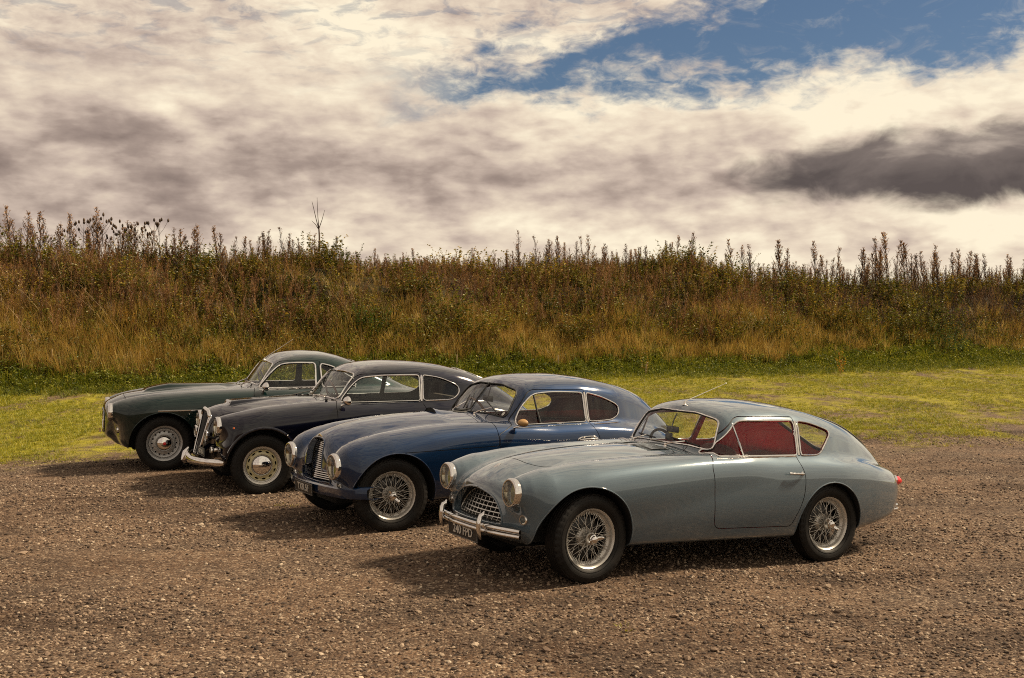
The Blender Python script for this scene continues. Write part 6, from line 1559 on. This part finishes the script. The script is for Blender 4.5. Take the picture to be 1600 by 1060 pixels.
# bushes
def bush(px, py, w_, h, mats, seed, label, name='bush', nst=26, nl=34, ls=.075, lw=.45, q=None):
    x, y, z = ray_hit(px, py); o = leafy(seed, h, nst, nl, ls, mats, lw, w_ * .35, .55); me = o.data; bpy.data.objects.remove(o)
    c = plant(name, me, mats, (x, y, z), label, 'bush'); c.rotation_euler = (0, 0, seed); return c
bush(577, 522, .95, .85, ['dead_stem', 'bright_leaf', 'lush_grass'], 31, 'bright green leafy bush low on the bank above the dark navy car', nst=34)
bush(1483, 556, 1.1, 1.25, ['dead_stem', 'pale_leaf', 'pale_leaf'], 32, 'upright pale-green leafy bush in the dark right end of the bank', nst=30, ls=.095, lw=.35)
bush(1172, 522, 1.1, .75, ['dead_stem', 'olive_leaf', 'seed_fluff'], 33, 'rounded bush covered in pale fluffy seed heads on the bank', nst=36)
bush(1105, 470, 1.5, .7, ['dead_stem', 'olive_leaf', 'lush_grass'], 36, 'olive-green bramble mound below the dip in the crest', 'bramble', nst=40)
bush(1010, 436, 1.6, .6, ['dead_stem', 'olive_leaf', 'lush_grass'], 37, 'green bramble heaped on the highest hump of the crest', 'bramble', nst=40)
bush(20, 500, .7, 1.35, ['dead_stem', 'yellow_leaf', 'olive_leaf'], 34, 'yellow-leaved shrub at the far left end of the bank', nst=20, ls=.07, lw=.8)
bush(603, 430, 1.0, .55, ['dead_stem', 'lush_grass', 'olive_leaf'], 38, 'grass-green clump high on the bank behind the sapling', nst=24, ls=.1, lw=.25)
# planted saplings with their stakes at the foot of the bank
def stake(px, py, h, label):
    x, y, z = ray_hit(px, py); mb = MB(); mb.box((0, 0, h / 2 - .05), (.035, .035, h + .1), Matrix.Rotation(R(random.uniform(-4, 4)), 3, 'Y'), .004)
    o = mb.build('stake', 'pale_straw'); o.location = (x, y, z); tag(o, label, 'stake', 'wooden stakes at the foot of the bank'); return o
for px, py, h, lb in ((81, 575, .46, 'pale wooden stake in dry grass left of the dark green car'), (218, 577, .42, 'thin pale stake in the grass behind the dark green car bonnet'), (371, 583, .50, 'stake under a small yellow sapling left of the green car roof'),
                      (714, 578, .42, 'pale wooden stake behind the rear of the navy car roof'), (873, 582, .5, 'leaning pale stake above the blue car roof'), (1009, 588, .36, 'short stake under a small yellow sapling right of the blue car')):
    stake(px, py, h, lb)
for px, py, sd_, h, mt_, lb in ((372, 580, 61, .85, 'yellow_leaf', 'small yellow-leaved sapling tied to a stake behind the green car windscreen'), (1009, 586, 62, .75, 'yellow_leaf', 'small yellow-leaved sapling beyond the tail of the blue car'),
                           (1313, 585, 63, .8, 'orange_leaf', 'small orange-leaved sapling at the foot of the dark part of the bank'), (200, 525, 64, .7, 'orange_leaf', 'orange-leaved sapling on the left part of the bank'), (1209, 515, 65, .8, 'yellow_leaf', 'small golden sapling right of the fluffy bush')):
    x, y, z = ray_hit(px, py); o = leafy(sd_, h, 4, 26, .06, ['dead_stem', mt_], .7, .06, .25); me = o.data; bpy.data.objects.remove(o); plant('sapling', me, ['dead_stem', mt_], (x, y, z), lb, 'sapling')
# long bleached stems fallen across the slope
for i, (x0, y0, x1, y1) in enumerate(((110, 476, 192, 540), (128, 470, 205, 545), (28, 472, 80, 512), (0, 488, 62, 545), (340, 440, 372, 480), (1205, 415, 1260, 480), (1230, 408, 1290, 470), (1395, 470, 1340, 440), (92, 410, 106, 475))):
    a = np.array(ray_hit(x0, y0)) + [0, -.25, .45]; b = np.array(ray_hit(x1, y1)) + [0, -.2, .12]; m_ = (a + b) / 2 + [0, 0, .08]
    mb = MB(); c = (a + b) / 2; mb.tube(arc([b - c, m_ - c, a - c], 8), list(np.linspace(.011, .005, 8)), 5)
    for k in range(3):
        t = .55 + .15 * k; p = (b * (1 - t) + a * t) - c; mb.tube([p, p + (a - b) * .10 + [0.1 * (-1) ** k, 0, .10]], [.004, .002], 4)
    o = mb.build('fallen_stem', 'pale_straw'); o.location = c; tag(o, 'long bleached plant stem leaning across the slope of the bank', 'stem', 'bleached stems on the bank')
# larger rocks lying on the gravel
rk = ((265, 858, .065, 'flat pale rock left of centre on the open gravel'), (36, 866, .06, 'pale rock near the left edge of the gravel'), (240, 1038, .05, 'small pale rock near the bottom left corner'), (195, 953, .04, 'rounded pale stone in the left foreground'), (1116, 1018, .05, 'pale rock in the foreground below the grey car rear wheel'), (1328, 1002, .05, 'grey rounded rock in the right foreground'), (1314, 1014, .045, 'dark rock beside the grey rounded one in the right foreground'), (1200, 992, .05, 'dark pointed rock in the right foreground'), (742, 1010, .05, 'dark rock in the middle foreground'), (1480, 965, .055, 'flat pale rock at the far right of the gravel'), (736, 946, .05, 'pale rock in front of the grey car nose'))
for i, (px, py, s_, lb) in enumerate(rk):
    x, y, z = ray_hit(px, py); st = stone(900 + i); me = st.data; bpy.data.objects.remove(st)
    o = plant('rock', me, ['stone'], (x, y, z + s_ * .15), lb, 'rock', 'rocks on the gravel', s_ * 1.2, random.uniform(0, 6)); o.scale = (s_ * 1.5, s_ * 1.1, s_ * .8)
for px, py, lb in ((437, 789, 'tiny green weed in the gravel below the blue car number plate'), (458, 791, 'tiny green weed tuft just right of another under the blue car bumper'), (975, 984, 'small green weed in the gravel in front of the grey car')):
    x, y, z = ray_hit(px, py); o = g_tuft(77 + px, 22, .045, .006, 1.0, .6, 'turf', .07); me = o.data; bpy.data.objects.remove(o); plant('weed_tuft', me, ['turf'], (x, y, z), lb, 'weed')
